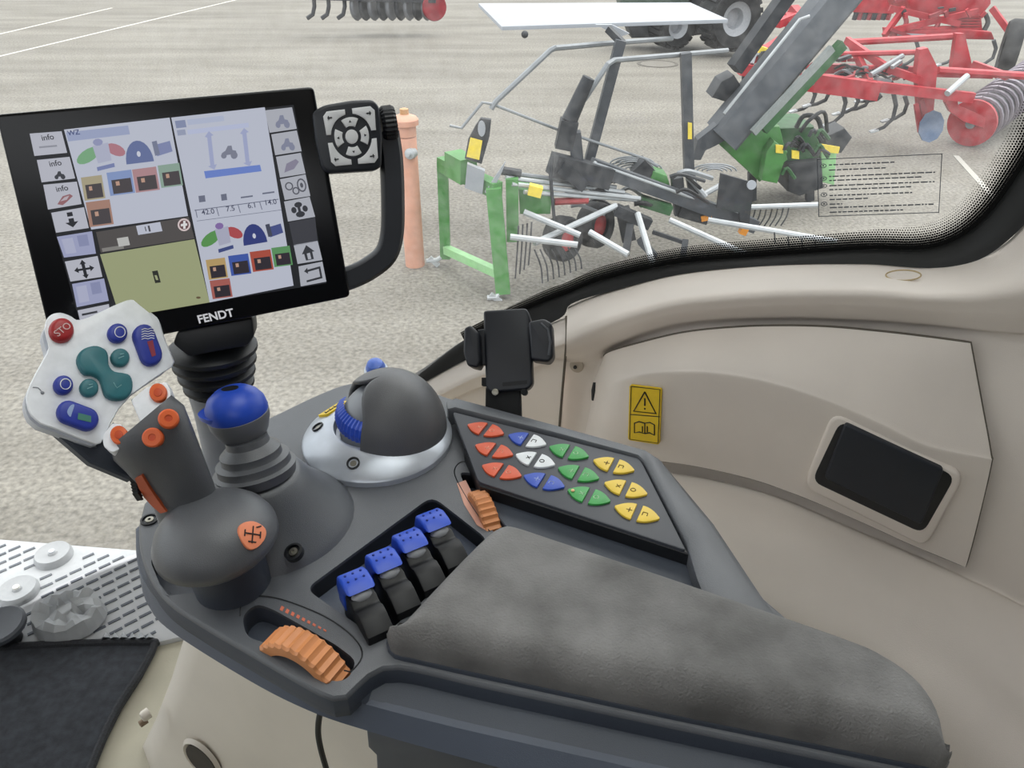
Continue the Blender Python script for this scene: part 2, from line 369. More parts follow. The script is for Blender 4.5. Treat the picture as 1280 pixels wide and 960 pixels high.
offs = [7, 8, 9, 9, 11, 13, 14, 16, 20, 24, 26, 26, 26, 26, 26]
def shift(p, k, i):
    a = fr_lo[max(i - 1, 0)]; b = fr_lo[min(i + 1, len(fr_lo) - 1)]; t = V((b[0] - a[0], b[1] - a[1])).normalized(); return (p[0] + t.y * k, p[1] - t.x * k)
bm = new(); A = crom([dp(x, y, 1.021) for x, y in fr_lo], 80); B = crom([dp(*shift(p, offs[i] * 1.5, i), 1.021) for i, p in enumerate(fr_lo)], 80)
uvl = bm.loops.layers.uv.new('UVMap'); va = [bm.verts.new(p) for p in A]; vb = [bm.verts.new(p) for p in B]; L = [0]
for i in range(80): L.append(L[-1] + (A[i + 1] - A[i]).length)
for i in range(80):
    f = bm.faces.new((va[i], va[i + 1], vb[i + 1], vb[i])); q = [(L[i], 0), (L[i + 1], 0), (L[i + 1], (B[i + 1] - A[i + 1]).length), (L[i], (B[i] - A[i]).length)]
    for lp, c in zip(f.loops, q): lp[uvl].uv = c
frit = obj('dotted_band', bm, frit_mat(), None, flat=True); tag(frit, 'dotted black print fading out above the window seal', kind='structure'); frit.name = 'trim_3'
def glass_mat():
    m = bpy.data.materials.new('window_glass'); m.use_nodes = True; n = m.node_tree; n.nodes.clear()
    out = n.nodes.new('ShaderNodeOutputMaterial'); tr = n.nodes.new('ShaderNodeBsdfTransparent'); tr.inputs[0].default_value = (.93, .95, .94, 1)
    gl = n.nodes.new('ShaderNodeBsdfGlossy'); gl.inputs['Roughness'].default_value = .02; fz = n.nodes.new('ShaderNodeFresnel'); fz.inputs[0].default_value = 1.3
    m1 = n.nodes.new('ShaderNodeMixShader'); n.links.new(fz.outputs[0], m1.inputs[0]); n.links.new(tr.outputs[0], m1.inputs[1]); n.links.new(gl.outputs[0], m1.inputs[2])
    df = n.nodes.new('ShaderNodeBsdfTranslucent'); df.inputs[0].default_value = (.75, .75, .74, 1)
    tcn = n.nodes.new('ShaderNodeTexCoord'); ns = n.nodes.new('ShaderNodeTexNoise'); ns.inputs['Scale'].default_value = 70; ns.inputs['Detail'].default_value = 6; n.links.new(tcn.outputs['Object'], ns.inputs[0])
    n2 = n.nodes.new('ShaderNodeTexNoise'); n2.inputs['Scale'].default_value = 3; n.links.new(tcn.outputs['Object'], n2.inputs[0])
    mu = n.nodes.new('ShaderNodeMath'); mu.operation = 'MULTIPLY'; n.links.new(ns.outputs[0], mu.inputs[0]); n.links.new(n2.outputs[0], mu.inputs[1])
    r = n.nodes.new('ShaderNodeMapRange'); r.inputs[1].default_value = .15; r.inputs[2].default_value = .4; r.inputs[3].default_value = .02; r.inputs[4].default_value = .12; n.links.new(mu.outputs[0], r.inputs[0])
    m2 = n.nodes.new('ShaderNodeMixShader'); n.links.new(r.outputs[0], m2.inputs[0]); n.links.new(m1.outputs[0], m2.inputs[1]); n.links.new(df.outputs[0], m2.inputs[2]); n.links.new(m2.outputs[0], out.inputs[0])
    return m
plan = [(-.75, 1.03), (-.3, 1.03), (.1, 1.03), (.45, 1.03), (.8, .97), (1.1, .82), (1.27, .55), (1.33, .2), (1.33, -.3), (1.33, -.8)]
pc = crom([V((a, b, 0)) for a, b in plan], 60)
bm = new(); lo, hi = [], []
sill = [dp(x, y - 3, 1.03) for x, y in seal_lo]
for p in pc:
    f = p.x
    if f > .66: z = .02
    else:
        s = sorted(sill, key=lambda q: abs(q.dot(TF) - f))[:2]; a, b = s
        df = b.dot(TF) - a.dot(TF); k = max(-1, min(1.5, (f - a.dot(TF)) / df)) if abs(df) > 1e-6 else 0
        z = max(.02, min(a.z + (b.z - a.z) * k, 1.2))
    lo.append(bm.verts.new(fr2(p.x, p.y, z))); hi.append(bm.verts.new(fr2(p.x, p.y, 1.84)))
for i in range(len(pc) - 1): bm.faces.new((lo[i], lo[i + 1], hi[i + 1], hi[i]))
win = tag(obj('window_1', bm, glass_mat(), ang=60), 'large curved dusty cab window behind the console', kind='structure')
bm = new(); prism(bm, [fr2(HF0, HR0, 1.92), fr2(HF1, HR0, 1.92), fr2(HF1, HR1, 1.92), fr2(HF0, HR1, 1.92)], V((0, 0, .005)))  # pane over the added hatch, so sky light falls from above
tag(obj('added_hatch_glass', bm, win.data.materials[0]), 'glazed hatch added in the unseen cab roof for top light', kind='structure')
# printed notice on the glass
t = thing('glass_notice', 'printed text notice with thin black frame on the window glass', 'notice', dp(1100, 230, 1.027))
inkm = mat('notice_ink', '#55595f', .7)
Q = [(1021, 199), (1178, 192), (1174, 266), (1023, 271)]
def nq(u, v):
    a = V(Q[0]) * (1 - u) + V(Q[1]) * u; b = V(Q[3]) * (1 - u) + V(Q[2]) * u; c = a * (1 - v) + b * v; return dp(c.x, c.y, 1.026)
bm = new()
def strip(bm, u0, u1, v0, v1): prism(bm, [nq(u0, v0), nq(u1, v0), nq(u1, v1), nq(u0, v1)], TR * .0006)
for a in ((0, 1, 0, .012), (0, 1, .988, 1), (0, .007, 0, 1), (.993, 1, 0, 1)): strip(bm, *a)
obj('frame_line', bm, inkm, t)
random.seed(3)
for k, (v, e) in enumerate(((.1, .62), (.19, .55), (.3, .95), (.37, .85), (.46, .95), (.53, .76), (.63, .77), (.7, .42), (.78, .2), (.84, .95), (.92, .7))):
    bm = new(); u = .095
    while u < e:
        l = random.uniform(.015, .06); strip(bm, u, min(u + l, e), v, v + .02); u += l + .01
    obj('print_row', bm, inkm, t)
for v in (.12, .34, .47, .62, .78):
    bm = new(); c = nq(.05, v)
    ps = [nq(.05 + .024 * math.cos(a), v + .032 * math.sin(a)) for a in [2 * math.pi * k / 16 for k in range(17)]]; tube(bm, ps, .0006, 4, cap=False)
    strip(bm, .043, .057, v - .012, v + .012); obj('country_oval', bm, inkm, t)

# ================================================================== interior
# ---- storage door in the side wall
door_rails = [
    [dp(x, y, d) for x, y, d in ((752, 452, .945), (760, 441, .925), (800, 429, .918), (850, 417, .915), (900, 411, .914), (960, 408, .914), (1030, 409, .914), (1100, 415, .914), (1160, 422, .912), (1213, 429, .908))],
    [dp(x, y, d) for x, y, d in ((748, 462, .945), (760, 456, .91), (800, 447, .884), (850, 440, .875), (900, 439, .872), (960, 444, .872), (1030, 458, .872), (1100, 478, .874), (1160, 496, .878), (1226, 500, .89))],
    [dp(x, y, d) for x, y, d in ((742, 480, .94), (760, 474, .88), (800, 464, .858), (850, 460, .85), (900, 462, .848), (960, 472, .848), (1030, 493, .848), (1100, 522, .848), (1160, 549, .85), (1238, 566, .864))],
    [dp(x, y, d) for x, y, d in ((738, 510, .935), (757, 496, .87), (800, 482, .852), (850, 478, .845), (900, 481, .843), (960, 492, .843), (1030, 514, .843), (1100, 543, .843), (1160, 571, .844), (1238, 584, .858))],
    [dp(x, y, d) for x, y, d in ((728, 555, .93), (745, 558, .862), (795, 556, .85), (850, 560, .847), (900, 568, .846), (955, 582, .846), (1020, 606, .846), (1090, 636, .846), (1145, 658, .846), (1219, 665, .849))],
    [dp(x, y, d) for x, y, d in ((724, 572, .93), (742, 574, .862), (790, 574, .85), (845, 579, .846), (895, 588, .845), (950, 602, .845), (1010, 624, .845), (1080, 654, .845), (1135, 679, .845), (1207, 709, .845))],
]
dt = thing('storage_door', 'beige curved storage door with black recessed latch in the side wall', 'door', door_rails[5][4])
bm = new(); cols = loft(bm, door_rails, 60, 36)
obj('door_panel', bm, beige, dt, ang=80)
edge = [c[0] for c in cols] + [None]
gapm = mat('joint_dark', '#5d564c', .8)
per = [c[0] for c in cols[4:]] + cols[-1][1:] + [c[-1] for c in cols[::-1]][1:56]
bm = new(); tube(bm, [p + TR * .002 for p in per], .0017, 6); obj('door_gap', bm, gapm, dt)  # dark gasket line around the door
hp = [on(1050, 532, TR * .846, TR), on(1192, 598, TR * .846, TR), on(1016, 602, TR * .847, TR)]
hf = Fr(on(1105, 598, TR * .8455, TR), hp[1] - hp[0], -TR)
def P(f, pts, h=0): return [f.px(x, y, h) for x, y in pts]
bm = new(); prism(bm, P(hf, rnd([(1041, 513), (1206, 592), (1158, 682), (1004, 606)], 18, 5)), hf.Z * -.02, .004, 3)
for v in bm.verts: v.co += hf.Z * .006
rim = obj('latch_surround', bm, beige, dt, ang=60)
bm = new(); prism(bm, P(hf, rnd([(1050, 526), (1195, 596), (1154, 668), (1014, 602)], 14, 5), .007), hf.Z * -.02, .002, 2); latch = obj('latch_bezel', bm, black, dt)
bm = new(); prism(bm, P(hf, rnd([(1056, 530), (1180, 588), (1152, 657), (1030, 598)], 5, 4), .012), hf.Z * -.008, .0025, 3)
obj('latch_paddle', bm, mat('latch_navy', '#1d222b', .45), latch)
# dirt marks on the door
# ---- yellow warning sticker
sf = Fr(on(806, 517, TR * .852, TR), -TF, (-TR + UP * .05))
O0 = on(806, 517, TR * .8525, TR)
def door_pt(x, y):      # point on the curved door under a photo pixel
    r = ray(x, y); best = min(((p - CAM).cross(r).length / r.length, p) for c in cols for p in c)[1]; return best
a, b, c = door_pt(790, 490), door_pt(824, 492), door_pt(806, 545)
nrm = (b - a).cross(c - a).normalized(); nrm = nrm if nrm.dot(CB) > 0 else -nrm
sf = Fr(door_pt(806, 518) + nrm * .0035, b - a, nrm)
st = thing('warning_sticker', 'yellow warning sticker with triangle and manual symbol on the wall', 'sticker', sf.O)
bm = new(); prism(bm, P(sf, rnd([(787, 481), (827, 486), (824, 556), (785, 550)], 3, 3)), sf.Z * -.003); obj('backing', bm, yellow, st)
def lines(f, segs, wpx, h, m, parent, name):
    b_ = new()
    for s in segs: tube(b_, P(f, s, h), wpx, 5)
    return obj(name, b_, m, parent)
lines(sf, [[(787.5, 518), (825, 521)], [(789, 483), (825, 487), (822.5, 554), (787, 549), (789, 483)]], .0006, .0004, black_p, st, 'dividing_line')
lines(sf, [[(806, 490), (792, 514), (820, 517), (806, 490)]], .0011, .0004, black_p, st, 'warning_triangle')
lines(sf, [[(806, 498), (806, 507)], [(806, 510.2), (806, 511.6)]], .0012, .0004, black_p, st, 'exclamation_mark')
lines(sf, [[(806, 529), (799, 527), (793, 529), (793, 541), (799, 540), (806, 542), (806, 529), (812, 528), (818, 531), (818, 544), (812, 541), (806, 542)], [(803, 533), (803, 540)], [(809, 533), (809, 540)]], .0009, .0004, black_p, st, 'manual_symbol')

# ---- floor mat, tread plate and things on it
matm = mat('floor_mat', '#34373d', .95, var=(60, .25), bump=(500, 1))
mo = [(-260, 822), (60, 806), (182, 803), (192, 808), (176, 840), (150, 880), (130, 920), (104, 985), (80, 1060), (-260, 1080)]
t = thing('floor_mat', 'black carpet floor mat with stitched edge at lower left', 'mat', hz(90, 880, .0))
bm = new(); prism(bm, [hz(x, y, .016) for x, y in mo], V((0, 0, -.014)), .003); obj('carpet', bm, matm, t)
bm = new(); tube(bm, crom([hz(x, y, .016) for x, y in mo[:9]], 60), .007, 8); obj('stitched_binding', bm, mat('binding', '#24262b', .8, var=(300, .3), bump=(260, 1)), t)
tr_m = mat('tread_plate', '#b4b6b9', .55, var=(12, .07)); slotm = mat('slot_shade', '#5b6068', .7)
tp = [(-240, 655), (0, 674), (100, 682), (176, 688), (240, 700), (250, 790), (196, 803), (-250, 822)]
t = thing('tread_plate', 'white slotted tread plate at the front of the cab floor', 'floor plate', hz(90, 740, .0))
bm = new(); prism(bm, [hz(x, y, .012) for x, y in tp], V((0, 0, -.011)), .002); obj('plate', bm, tr_m, t)
bm = new(); bar(bm, V((-.011, 0, 0)), V((.011, 0, 0)), .0055, .003); sl = obj('slot', bm, slotm); slme = sl.data; bpy.data.objects.remove(sl)  # dark raised bars, their colour paints the shaded side of the ridges
for v in slme.vertices: v.co.z -= .0015
cells = []
A0 = hz(0, 690, .0125); ux = (hz(100, 697, .0125) - A0) / 100; Y1 = hz(15, 790, .0125); uy = (Y1 - A0) / 100
# perspective-true grid on the plate
gx = (hz(170, 693, .0125) - hz(0, 676, .0125)).normalized(); gy = V((gx.y, -gx.x, 0)); base = hz(0, 684, .0125)
ang_s = math.atan2((hz(40, 720, .0125) - hz(24, 727, .0125)).y, (hz(40, 720, .0125) - hz(24, 727, .0125)).x)
for j in range(13):
    for i in range(-12, 16):
        p = base + gx * (i * .033 + (j % 2) * .0165) + gy * (j * .0215)
        d = p - CAM; t_ = d.dot(CF); X, Yp = 640 + d.dot(CR) / t_ * FPX, 480 - d.dot(CU) / t_ * FPX
        if X < -200 or X > 205 or Yp > 796 or Yp < 683: continue
        if math.hypot(X - 68, (Yp - 694) * 1.4) < 30 or math.hypot(X - 25, (Yp - 741) * 1.3) < 32: continue
        inst('slot', slme, M.Translation(p) @ M.Rotation(ang_s, 4, 'Z'), t)
for i, (x, y, r) in enumerate(((68, 697, .036), (24, 742, .037))):
    p = hz(x, y, .012); f = Fr(p, V((1, 0, 0)), UP); bm = new(); lathe(bm, f, [(r, 0), (r, .008), (r * .9, .016), (r * .6, .013), (r * .25, .012), (r * .2, .016), (0, .017)], 28); k = obj('round_cap', bm, mat('floor_knob', '#a4a6a9', .45), t)
    bm = new(); lathe(bm, f, [(.006, .012), (.006, .02), (0, .021)], 12); obj('stud', bm, mat('stud', '#efece2', .4) if i else steel, k)
p = hz(14, 800, .015); f = Fr(p, V((1, 0, 0)), V((-.05, -.1, 1)))
k = thing('dark_cap', 'dark grey round cap on a short black stem above the floor', 'cap', p)
bm = new(); lathe(bm, f, [(.02, 0), (.022, .02), (.03, .035)], 20); obj('stem', bm, rubber, k)
bm = new(); lathe(bm, f, [(.03, .032), (.041, .036), (.042, .045), (.038, .049), (.02, .047), (0, .048)], 28); obj('top', bm, mat('cap_grey', '#4d5159', .45), k)
# crumpled grey cover
rs = random.Random(4)
crm = mat('crumpled_plastic', '#a9acaf', .35, var=(20, .1))
pts = {}
k = thing('crumpled_cover', 'crumpled grey plastic cover lying on the tread plate', 'cover', hz(95, 790, .012))
bm = new()
ol = sp2([(42, 792), (50, 770), (62, 760), (85, 750), (110, 748), (128, 754), (135, 770), (120, 790), (95, 803), (60, 806)], 22)
cx, cy = 90, 778; rr = []
for q, h in ((1, .004), (.92, .03), (.75, .038), (.5, .03), (.25, .045)):
    rr.append([hz(cx + (x - cx) * q, cy + (y - cy) * q, .014) + UP * (h + rs.uniform(-.011, .011) * (h > .01)) for x, y in ol])
rings(bm, rr); obj('cover', bm, crm, k, ang=12)
bm = new()
for i in range(6):
    x = 126 + i * 11; a, b, c_ = hz(x, 799, .013), hz(x + 12, 797, .013), hz(x + 6, 790, .012)
    top = hz(x + 6 + rs.uniform(-3, 3), 796, .03 + rs.uniform(0, .02))
    va = [bm.verts.new(q) for q in (a, b, c_, top)]
    for f3 in ((0, 1, 3), (1, 2, 3), (2, 0, 3), (0, 2, 1)): bm.faces.new([va[z] for z in f3])
obj('torn_edge', bm, crm, k, ang=12)

# ---- beige pedestal under the console
def pd(x, y, d=.40): return dp(x, y, d)
ped = thing('console_pedestal', 'cream plastic pedestal below the grey control console', 'pedestal', fr2(.3, .5, 0))
zs = [(.56, .60), (.47, .63), (.38, .655), (.25, .72), (.12, .79), (0.0, .86)]
bm = new(); rr = []
for z, f0 in zs:
    pts = [(f0 - .02, .56), (f0, .52), (f0 + .0, .47), (f0 - .015, .43), (f0 - .06, .405), (f0 - .2, .395), (.2, .39), (.1, .39), (.05, .39), (.01, .4), (.0, .48), (.01, .56)]
    rr.append([fr2(a, b, z) for a, b in pts])
rings(bm, rr); obj('shell', bm, beige_l, ped, ang=50)
f = Fr(on(252, 950, TR * .394, TR), TF, -TR)
bm = new(); rr = []
for q, h in ((1.25, -.002), (1.1, .003), (1, .001), (.95, -.0005)): rr.append([f.w(.026 * q * math.cos(a), .034 * q * math.sin(a), h) for a in [2 * math.pi * i / 28 for i in range(28)]])
rings(bm, rr); obj('opening_rim', bm, beige_l, ped, ang=60)
bm = new(); prism(bm, [f.w(.0245 * math.cos(a), .032 * math.sin(a), .0025) for a in [2 * math.pi * i / 28 for i in range(28)]], f.Z * -.004); obj('opening', bm, mat('opening_shade', '#4a4641', .9), ped)
f = Fr(on(183, 893, TR * .40, TR), TF, -TR + TF * .3)
bm = new(); lathe(bm, f, [(.008, -.004), (.008, .004), (.006, .007), (0, .008)], 16); obj('cover_clip', bm, beige_l, ped)
bm = new(); lathe(bm, Fr(on(180, 902, TR * .395, TR), TF, -TR + TF * .3), [(.005, -.004), (.005, .006), (0, .007)], 12); obj('clip_screw', bm, mat('rusty_screw', '#8d7a66', .6), ped)
bm = new(); tube(bm, crom([on(405, 870, TR * .38, TR), on(398, 905, TR * .375, TR), on(400, 932, TR * .37, TR), on(412, 975, TR * .365, TR)], 20), .0033, 8)
tag(obj('black_cable', bm, rubber), 'thin black cable hanging below the console edge', 'cable')

# ---- control console body
ZD = .64
def H(pts, z=ZD): return [hz(x, y, z) for x, y in pts]
far = [(178, 628), (205, 598), (245, 568), (300, 538), (350, 514), (392, 494), (432, 479), (480, 474), (528, 484), (562, 496), (690, 528), (806, 562), (822, 570), (840, 588), (890, 652), (952, 742)]
near = [(171, 655), (172, 690), (182, 728), (203, 762), (245, 797), (300, 826), (370, 858), (440, 886), (560, 922), (700, 952)]
def arc_res(pts, n):
    L = [0]
    for i in range(1, len(pts)): L.append(L[-1] + (pts[i] - pts[i - 1]).length)
    out = []; j = 0
    for k in range(n + 1):
        d = L[-1] * k / n
        while j < len(pts) - 2 and L[j + 1] < d: j += 1
        out.append(pts[j].lerp(pts[j + 1], min(1, (d - L[j]) / max(L[j + 1] - L[j], 1e-9))))
    return out
farpart = crom(H(far[:9]), 30) + H(far[9:]) + H([(1020, 800), (1100, 850), (1140, 895), (1160, 940)])
def nearline(pts, z, n=64): return arc_res(crom([hz(x, y, z) for x, y in pts], 160), n)[::-1]
nU = nearline([(171, 655), (173, 688), (185, 722), (208, 753), (252, 783), (308, 816), (366, 850), (406, 871), (432, 873), (464, 844), (500, 835), (600, 857), (800, 900), (1000, 942), (1170, 978)], ZD)
nT = nearline([(170, 662), (172, 704), (187, 738), (234, 777), (312, 820), (390, 859), (449, 879), (560, 908), (700, 940), (900, 985), (1175, 1045)], ZD - .022)
nB = nearline([(172, 690), (176, 728), (184, 754), (211, 787), (312, 851), (390, 890), (461, 914), (570, 945), (720, 985), (900, 1030), (1180, 1095)], ZD - .04)
outline = farpart + nU
con = thing('control_console', 'dark grey tractor control console carrying levers, wheels and keypad', 'console', fr2(.1, .48, ZD - .06))
def inset(pts, k, dz):
    n = len(pts); ar = sum(pts[i - 1].x * pts[i].y - pts[i].x * pts[i - 1].y for i in range(n)); sg = -1 if ar > 0 else 1; out = []
    for i, p in enumerate(pts):
        t_ = (pts[(i + 1) % n] - pts[i - 1]).normalized(); out.append(p + V((t_.y, -t_.x, 0)) * (k * sg) + UP * dz)
    return out
POCKETS = {'lever_tray': (rnd([(382, 736), (540, 620), (612, 676), (474, 800)], 14, 4), .034),
           'wheel_pocket': (rnd([(302, 770), (320, 754), (342, 762), (420, 806), (446, 826), (436, 848), (418, 853), (345, 808), (308, 796)], 10, 3), .05),
           'side_wheel_pocket': (rnd([(574, 590), (602, 592), (640, 655), (622, 668), (600, 652)], 6, 3), .04),
           'lever_slot': (rnd([(188, 702), (202, 668), (240, 668), (248, 740), (206, 745)], 6, 3), .04)}
bm = new(); rr = [inset(outline, 0, -.022), inset(outline, .001, -.004), inset(outline, .0022, -.0018), inset(outline, .0035, -.0005), inset(outline, .0055, 0)]
vs = [[bm.verts.new(p) for p in r] for r in rr]; n = len(outline)
for i in range(4):
    for j in range(n): bm.faces.new((vs[i][j], vs[i][(j + 1) % n], vs[i + 1][(j + 1) % n], vs[i + 1][j])).material_index = 1 if i == 0 else 0  # darker material paints the shade of the vertical sides
ed = [bm.edges.get((vs[4][j], vs[4][(j + 1) % n])) for j in range(n)]
for nm, (pp, dpt) in POCKETS.items():
    top = [bm.verts.new(hz(x, y, ZD)) for x, y in pp]; m_ = len(top)
    lo_ = [bm.verts.new(v.co - UP * .004) for v in top]
    ed += [bm.edges.new((top[j], top[(j + 1) % m_])) for j in range(m_)]
    for j in range(m_): bm.faces.new((top[j], top[(j + 1) % m_], lo_[(j + 1) % m_], lo_[j]))
bmesh.ops.triangle_fill(bm, edges=ed, use_beauty=True, use_dissolve=False, normal=UP)
deck = obj('deck', bm, [dgrey, dgrey2], con, ang=30)
for nm, (pp, dpt) in POCKETS.items():
    bm = new(); top = [hz(x, y, ZD) - UP * .003 for x, y in pp]; va = [bm.verts.new(p) for p in top]; vb = [bm.verts.new(p - UP * dpt) for p in top]; m_ = len(top)
    for j in range(m_): bm.faces.new((va[j], va[(j + 1) % m_], vb[(j + 1) % m_], vb[j]))
    bm.faces.new(vb); obj(nm, bm, black if nm != 'wheel_pocket' else dgrey2, con, ang=40)
fz = lambda k: [p + UP * k for p in farpart]
skm = mat('skirt_grey', '#545b68', .36, var=(14, .06), bump=(1400, .25))
bm = new(); rings(bm, [inset(outline, .001, -.012), inset(outline, .0, -.018), fz(-.022) + nT], cap=False); obj('side_face', bm, dgrey2, con, ang=30)  # darker grey paints shade on the steep side below the deck
bm = new(); rings(bm, [fz(-.021) + [p + UP * .001 for p in nT], fz(-.036) + nB, [p - UP * .015 for p in inset(fz(-.036) + nB, .03, 0)]]); obj('skirt', bm, skm, con, ang=30)
# bracket under the console
bm = new(); prism(bm, [on(x, y, TR * .37, TR) for x, y in ((455, 905), (700, 930), (700, 1000), (470, 985), (468, 945), (458, 935))], TR * .12, .006, 2)
obj('under_bracket', bm, dgrey2, con)
# deck fixings
for i, (x, y) in enumerate(((187, 650), (367, 690), (408, 590))):
    p = hz(x, y, ZD + (.0, .02, .006)[i]); f = Fr(p, V((1, 0, 0)), V((-.2, -.3, 1)) if i == 1 else UP)
    bm = new(); lathe(bm, f, [(.0085, -.004), (.0085, .0015), (.0065, .0018), (.0062, -.001), (0, -.001)], 20); sc = obj('screw_well', bm, black, con)
    bm = new(); lathe(bm, f, [(.004, -.002), (.004, .0012), (.0015, .0014), (.0015, 0), (0, 0)], 14); obj('screw', bm, screwm, sc)
# lever mound
mb = hz(338, 648, ZD); mtp = hz(320, 588, ZD + .06)
def mound(bm, c0, prof, c1, n=40):
    rr = []
    for r, z in prof:
        k = z / .06; c = c0.lerp(V((c1.x, c1.y, c0.z)), k); rr.append([c + V((r * math.cos(a), r * math.sin(a), z)) for a in [2 * math.pi * i / n for i in range(n)]])
    rings(bm, rr)
bm = new(); mound(bm, mb, [(.083, -.005), (.08, .002), (.075, .008), (.066, .018), (.055, .032), (.047, .045), (.041, .055), (.037, .059), (.033, .06)], mtp); obj('lever_housing', bm, dgrey, con, ang=60)
# ---- armrest
t = thing('armrest', 'worn grey foam armrest pad on the rear of the console', 'armrest', fr2(-.05, .44, ZD))
padm = mat('worn_foam', '#5a5958', .8, var=(16, .2), col2='#7a7978', bump=(500, .9))
z0, z1 = ZD + .004, ZD + .034
nearp = [(484, 800), (492, 816), (520, 823), (600, 841), (800, 884), (1000, 925), (1150, 956), (1178, 962), (1186, 950)]
farp = [(500, 780), (560, 716), (600, 676), (618, 662), (640, 658), (700, 677), (850, 727), (1050, 796), (1105, 820), (1150, 852), (1176, 890), (1186, 935)]
NA = crom([hz(x, y, z0) for x, y in nearp], 120); FA = crom([V((p.x, p.y, z0)) for p in [hz(x, y, z0 + .02) for x, y in farp]], 120)
NA, FA = arc_res(NA, 80), arc_res(FA, 80)
base = NA + FA[::-1]
def dist_b(p):
    m_ = 9
    for i in range(len(base)):
        a_, b_ = base[i - 1], base[i]; ab = b_ - a_; l2 = ab.length_squared
        u = max(0, min(1, (p - a_).dot(ab) / l2)) if l2 > 1e-12 else 0; m_ = min(m_, (p - a_ - ab * u).length)
    return m_
bm = new(); NV = 24; RB = .02; HT = .032; gv = []
for i in range(81):
    row = []
    for j in range(NV + 1):
        q = .5 - .5 * math.cos(math.pi * j / NV); p = NA[i].lerp(FA[i], q); d = dist_b(p); k = 1 - min(d / RB, 1)
        row.append(bm.verts.new(V((p.x, p.y, z0 + .008 + (HT - .008) * math.sqrt(max(0, 1 - k * k)) + .0015 * min(1, d / .05)))))
    gv.append(row)
for i in range(80):
    for j in range(NV): bm.faces.new((gv[i][j], gv[i + 1][j], gv[i + 1][j + 1], gv[i][j + 1]))
edge_ = [gv[i][0] for i in range(81)] + [gv[80][j] for j in range(1, NV + 1)] + [gv[i][NV] for i in range(79, -1, -1)] + [gv[0][j] for j in range(NV - 1, 0, -1)]
lo_ = [bm.verts.new(V((v.co.x, v.co.y, z0 - .002))) for v in edge_]
for i in range(len(edge_)): bm.faces.new((edge_[i - 1], edge_[i], lo_[i], lo_[i - 1]))
bmesh.ops.remove_doubles(bm, verts=bm.verts, dist=1e-5)
obj('pad', bm, padm, t, ang=70)
base = arc_res([p for i, p in enumerate(base) if i == 0 or (p - base[i - 1]).length > 1e-4], 120)[:-1]
def pr(k, z): return [V((p.x, p.y, z)) for p in inset(base, k, 0)]
bm = new(); rings(bm, [pr(-.002, ZD - .03), pr(-.002, ZD + .0005), pr(-.001, ZD + .003), pr(.003, ZD + .0035)]); obj('pad_base', bm, dgrey2, t, ang=40)

# ---- monitor
c_tl, c_tr, c_br, c_bl = [dep(x, y, .627 * k) for (x, y), k in zip(((36, 168), (367, 131), (408, 354), (100, 404)), (1, 1.0729, 1.1378, 1.065))]
nrm = (c_bl - c_tl).cross(c_tr - c_tl).normalized(); nrm = nrm if nrm.dot(CB) > 0 else -nrm
MF = Fr((c_tl + c_br) / 2, c_tr - c_tl, nrm)
mon = thing('display_terminal', 'black tractor touchscreen terminal with keypad and grip on a bellows mount', 'monitor', hz(290, 560, ZD))
bezel = [(-6, 143), (392, 108), (438, 371), (68, 446)]
bm = new(); prism(bm, P(MF, rnd(bezel, 7, 4), .003), MF.Z * -.03, .002, 3); body = obj('body', bm, mat('bezel_black', '#0a0b0f', .25, var=(20, .1), spec=.35), mon)
bm = new(); prism(bm, P(MF, [(36, 168), (367, 131), (408, 354), (100, 404)], .0034), MF.Z * -.002); scr = obj('screen', bm, glow('#1a1c22'), mon)
LAY = [.0036]
def g(items, name='screen_tile', parent=None, h=.0039):
    """flat screen graphics: list of (pixel polygon, colour)"""
    b_ = new(); ms = []; 
    for i, (pp, col) in enumerate(items):
        m = glow(col)
        if m not in ms: ms.append(m)
        z = h + .00012 * i
        poly(b_, P(MF, pp, z), ms.index(m))
    bmesh.ops.recalc_face_normals(b_, faces=b_.faces)
    for f_ in b_.faces:
        if f_.normal.dot(MF.Z) < 0: f_.normal_flip()
    return obj(name, b_, ms, parent or scr, flat=True)
def quad(q, u0, v0, u1, v1):
    def at(u, v):
        a = V(q[0]) * (1 - u) + V(q[1]) * u; b = V(q[3]) * (1 - u) + V(q[2]) * u; return tuple(a * (1 - v) + b * v)
    return [at(u0, v0), at(u1, v0), at(u1, v1), at(u0, v1)]
def qat(q, u, v):
    a = V(q[0]) * (1 - u) + V(q[1]) * u; b = V(q[3]) * (1 - u) + V(q[2]) * u; return tuple(a * (1 - v) + b * v)
def qpoly(q, pts): return [qat(q, u, v) for u, v in pts]
LW, LG, LB, DG = '#c9cede', '#b9bfd2', '#8f9bc4', '#4a4a52'
def stext(s_, x0, y0, x1, y1, size_px, col, parent, h=.006, nm='lettering'):
    a, b = MF.px(x0, y0, h), MF.px(x1, y1, h); sc_ = .00078 * size_px
    return text(s_, Fr(a.lerp(b, .5), b - a, MF.Z), sc_, glow(col), parent, nm, 0.00002, bold=.00025 if size_px > 10 else .00006)
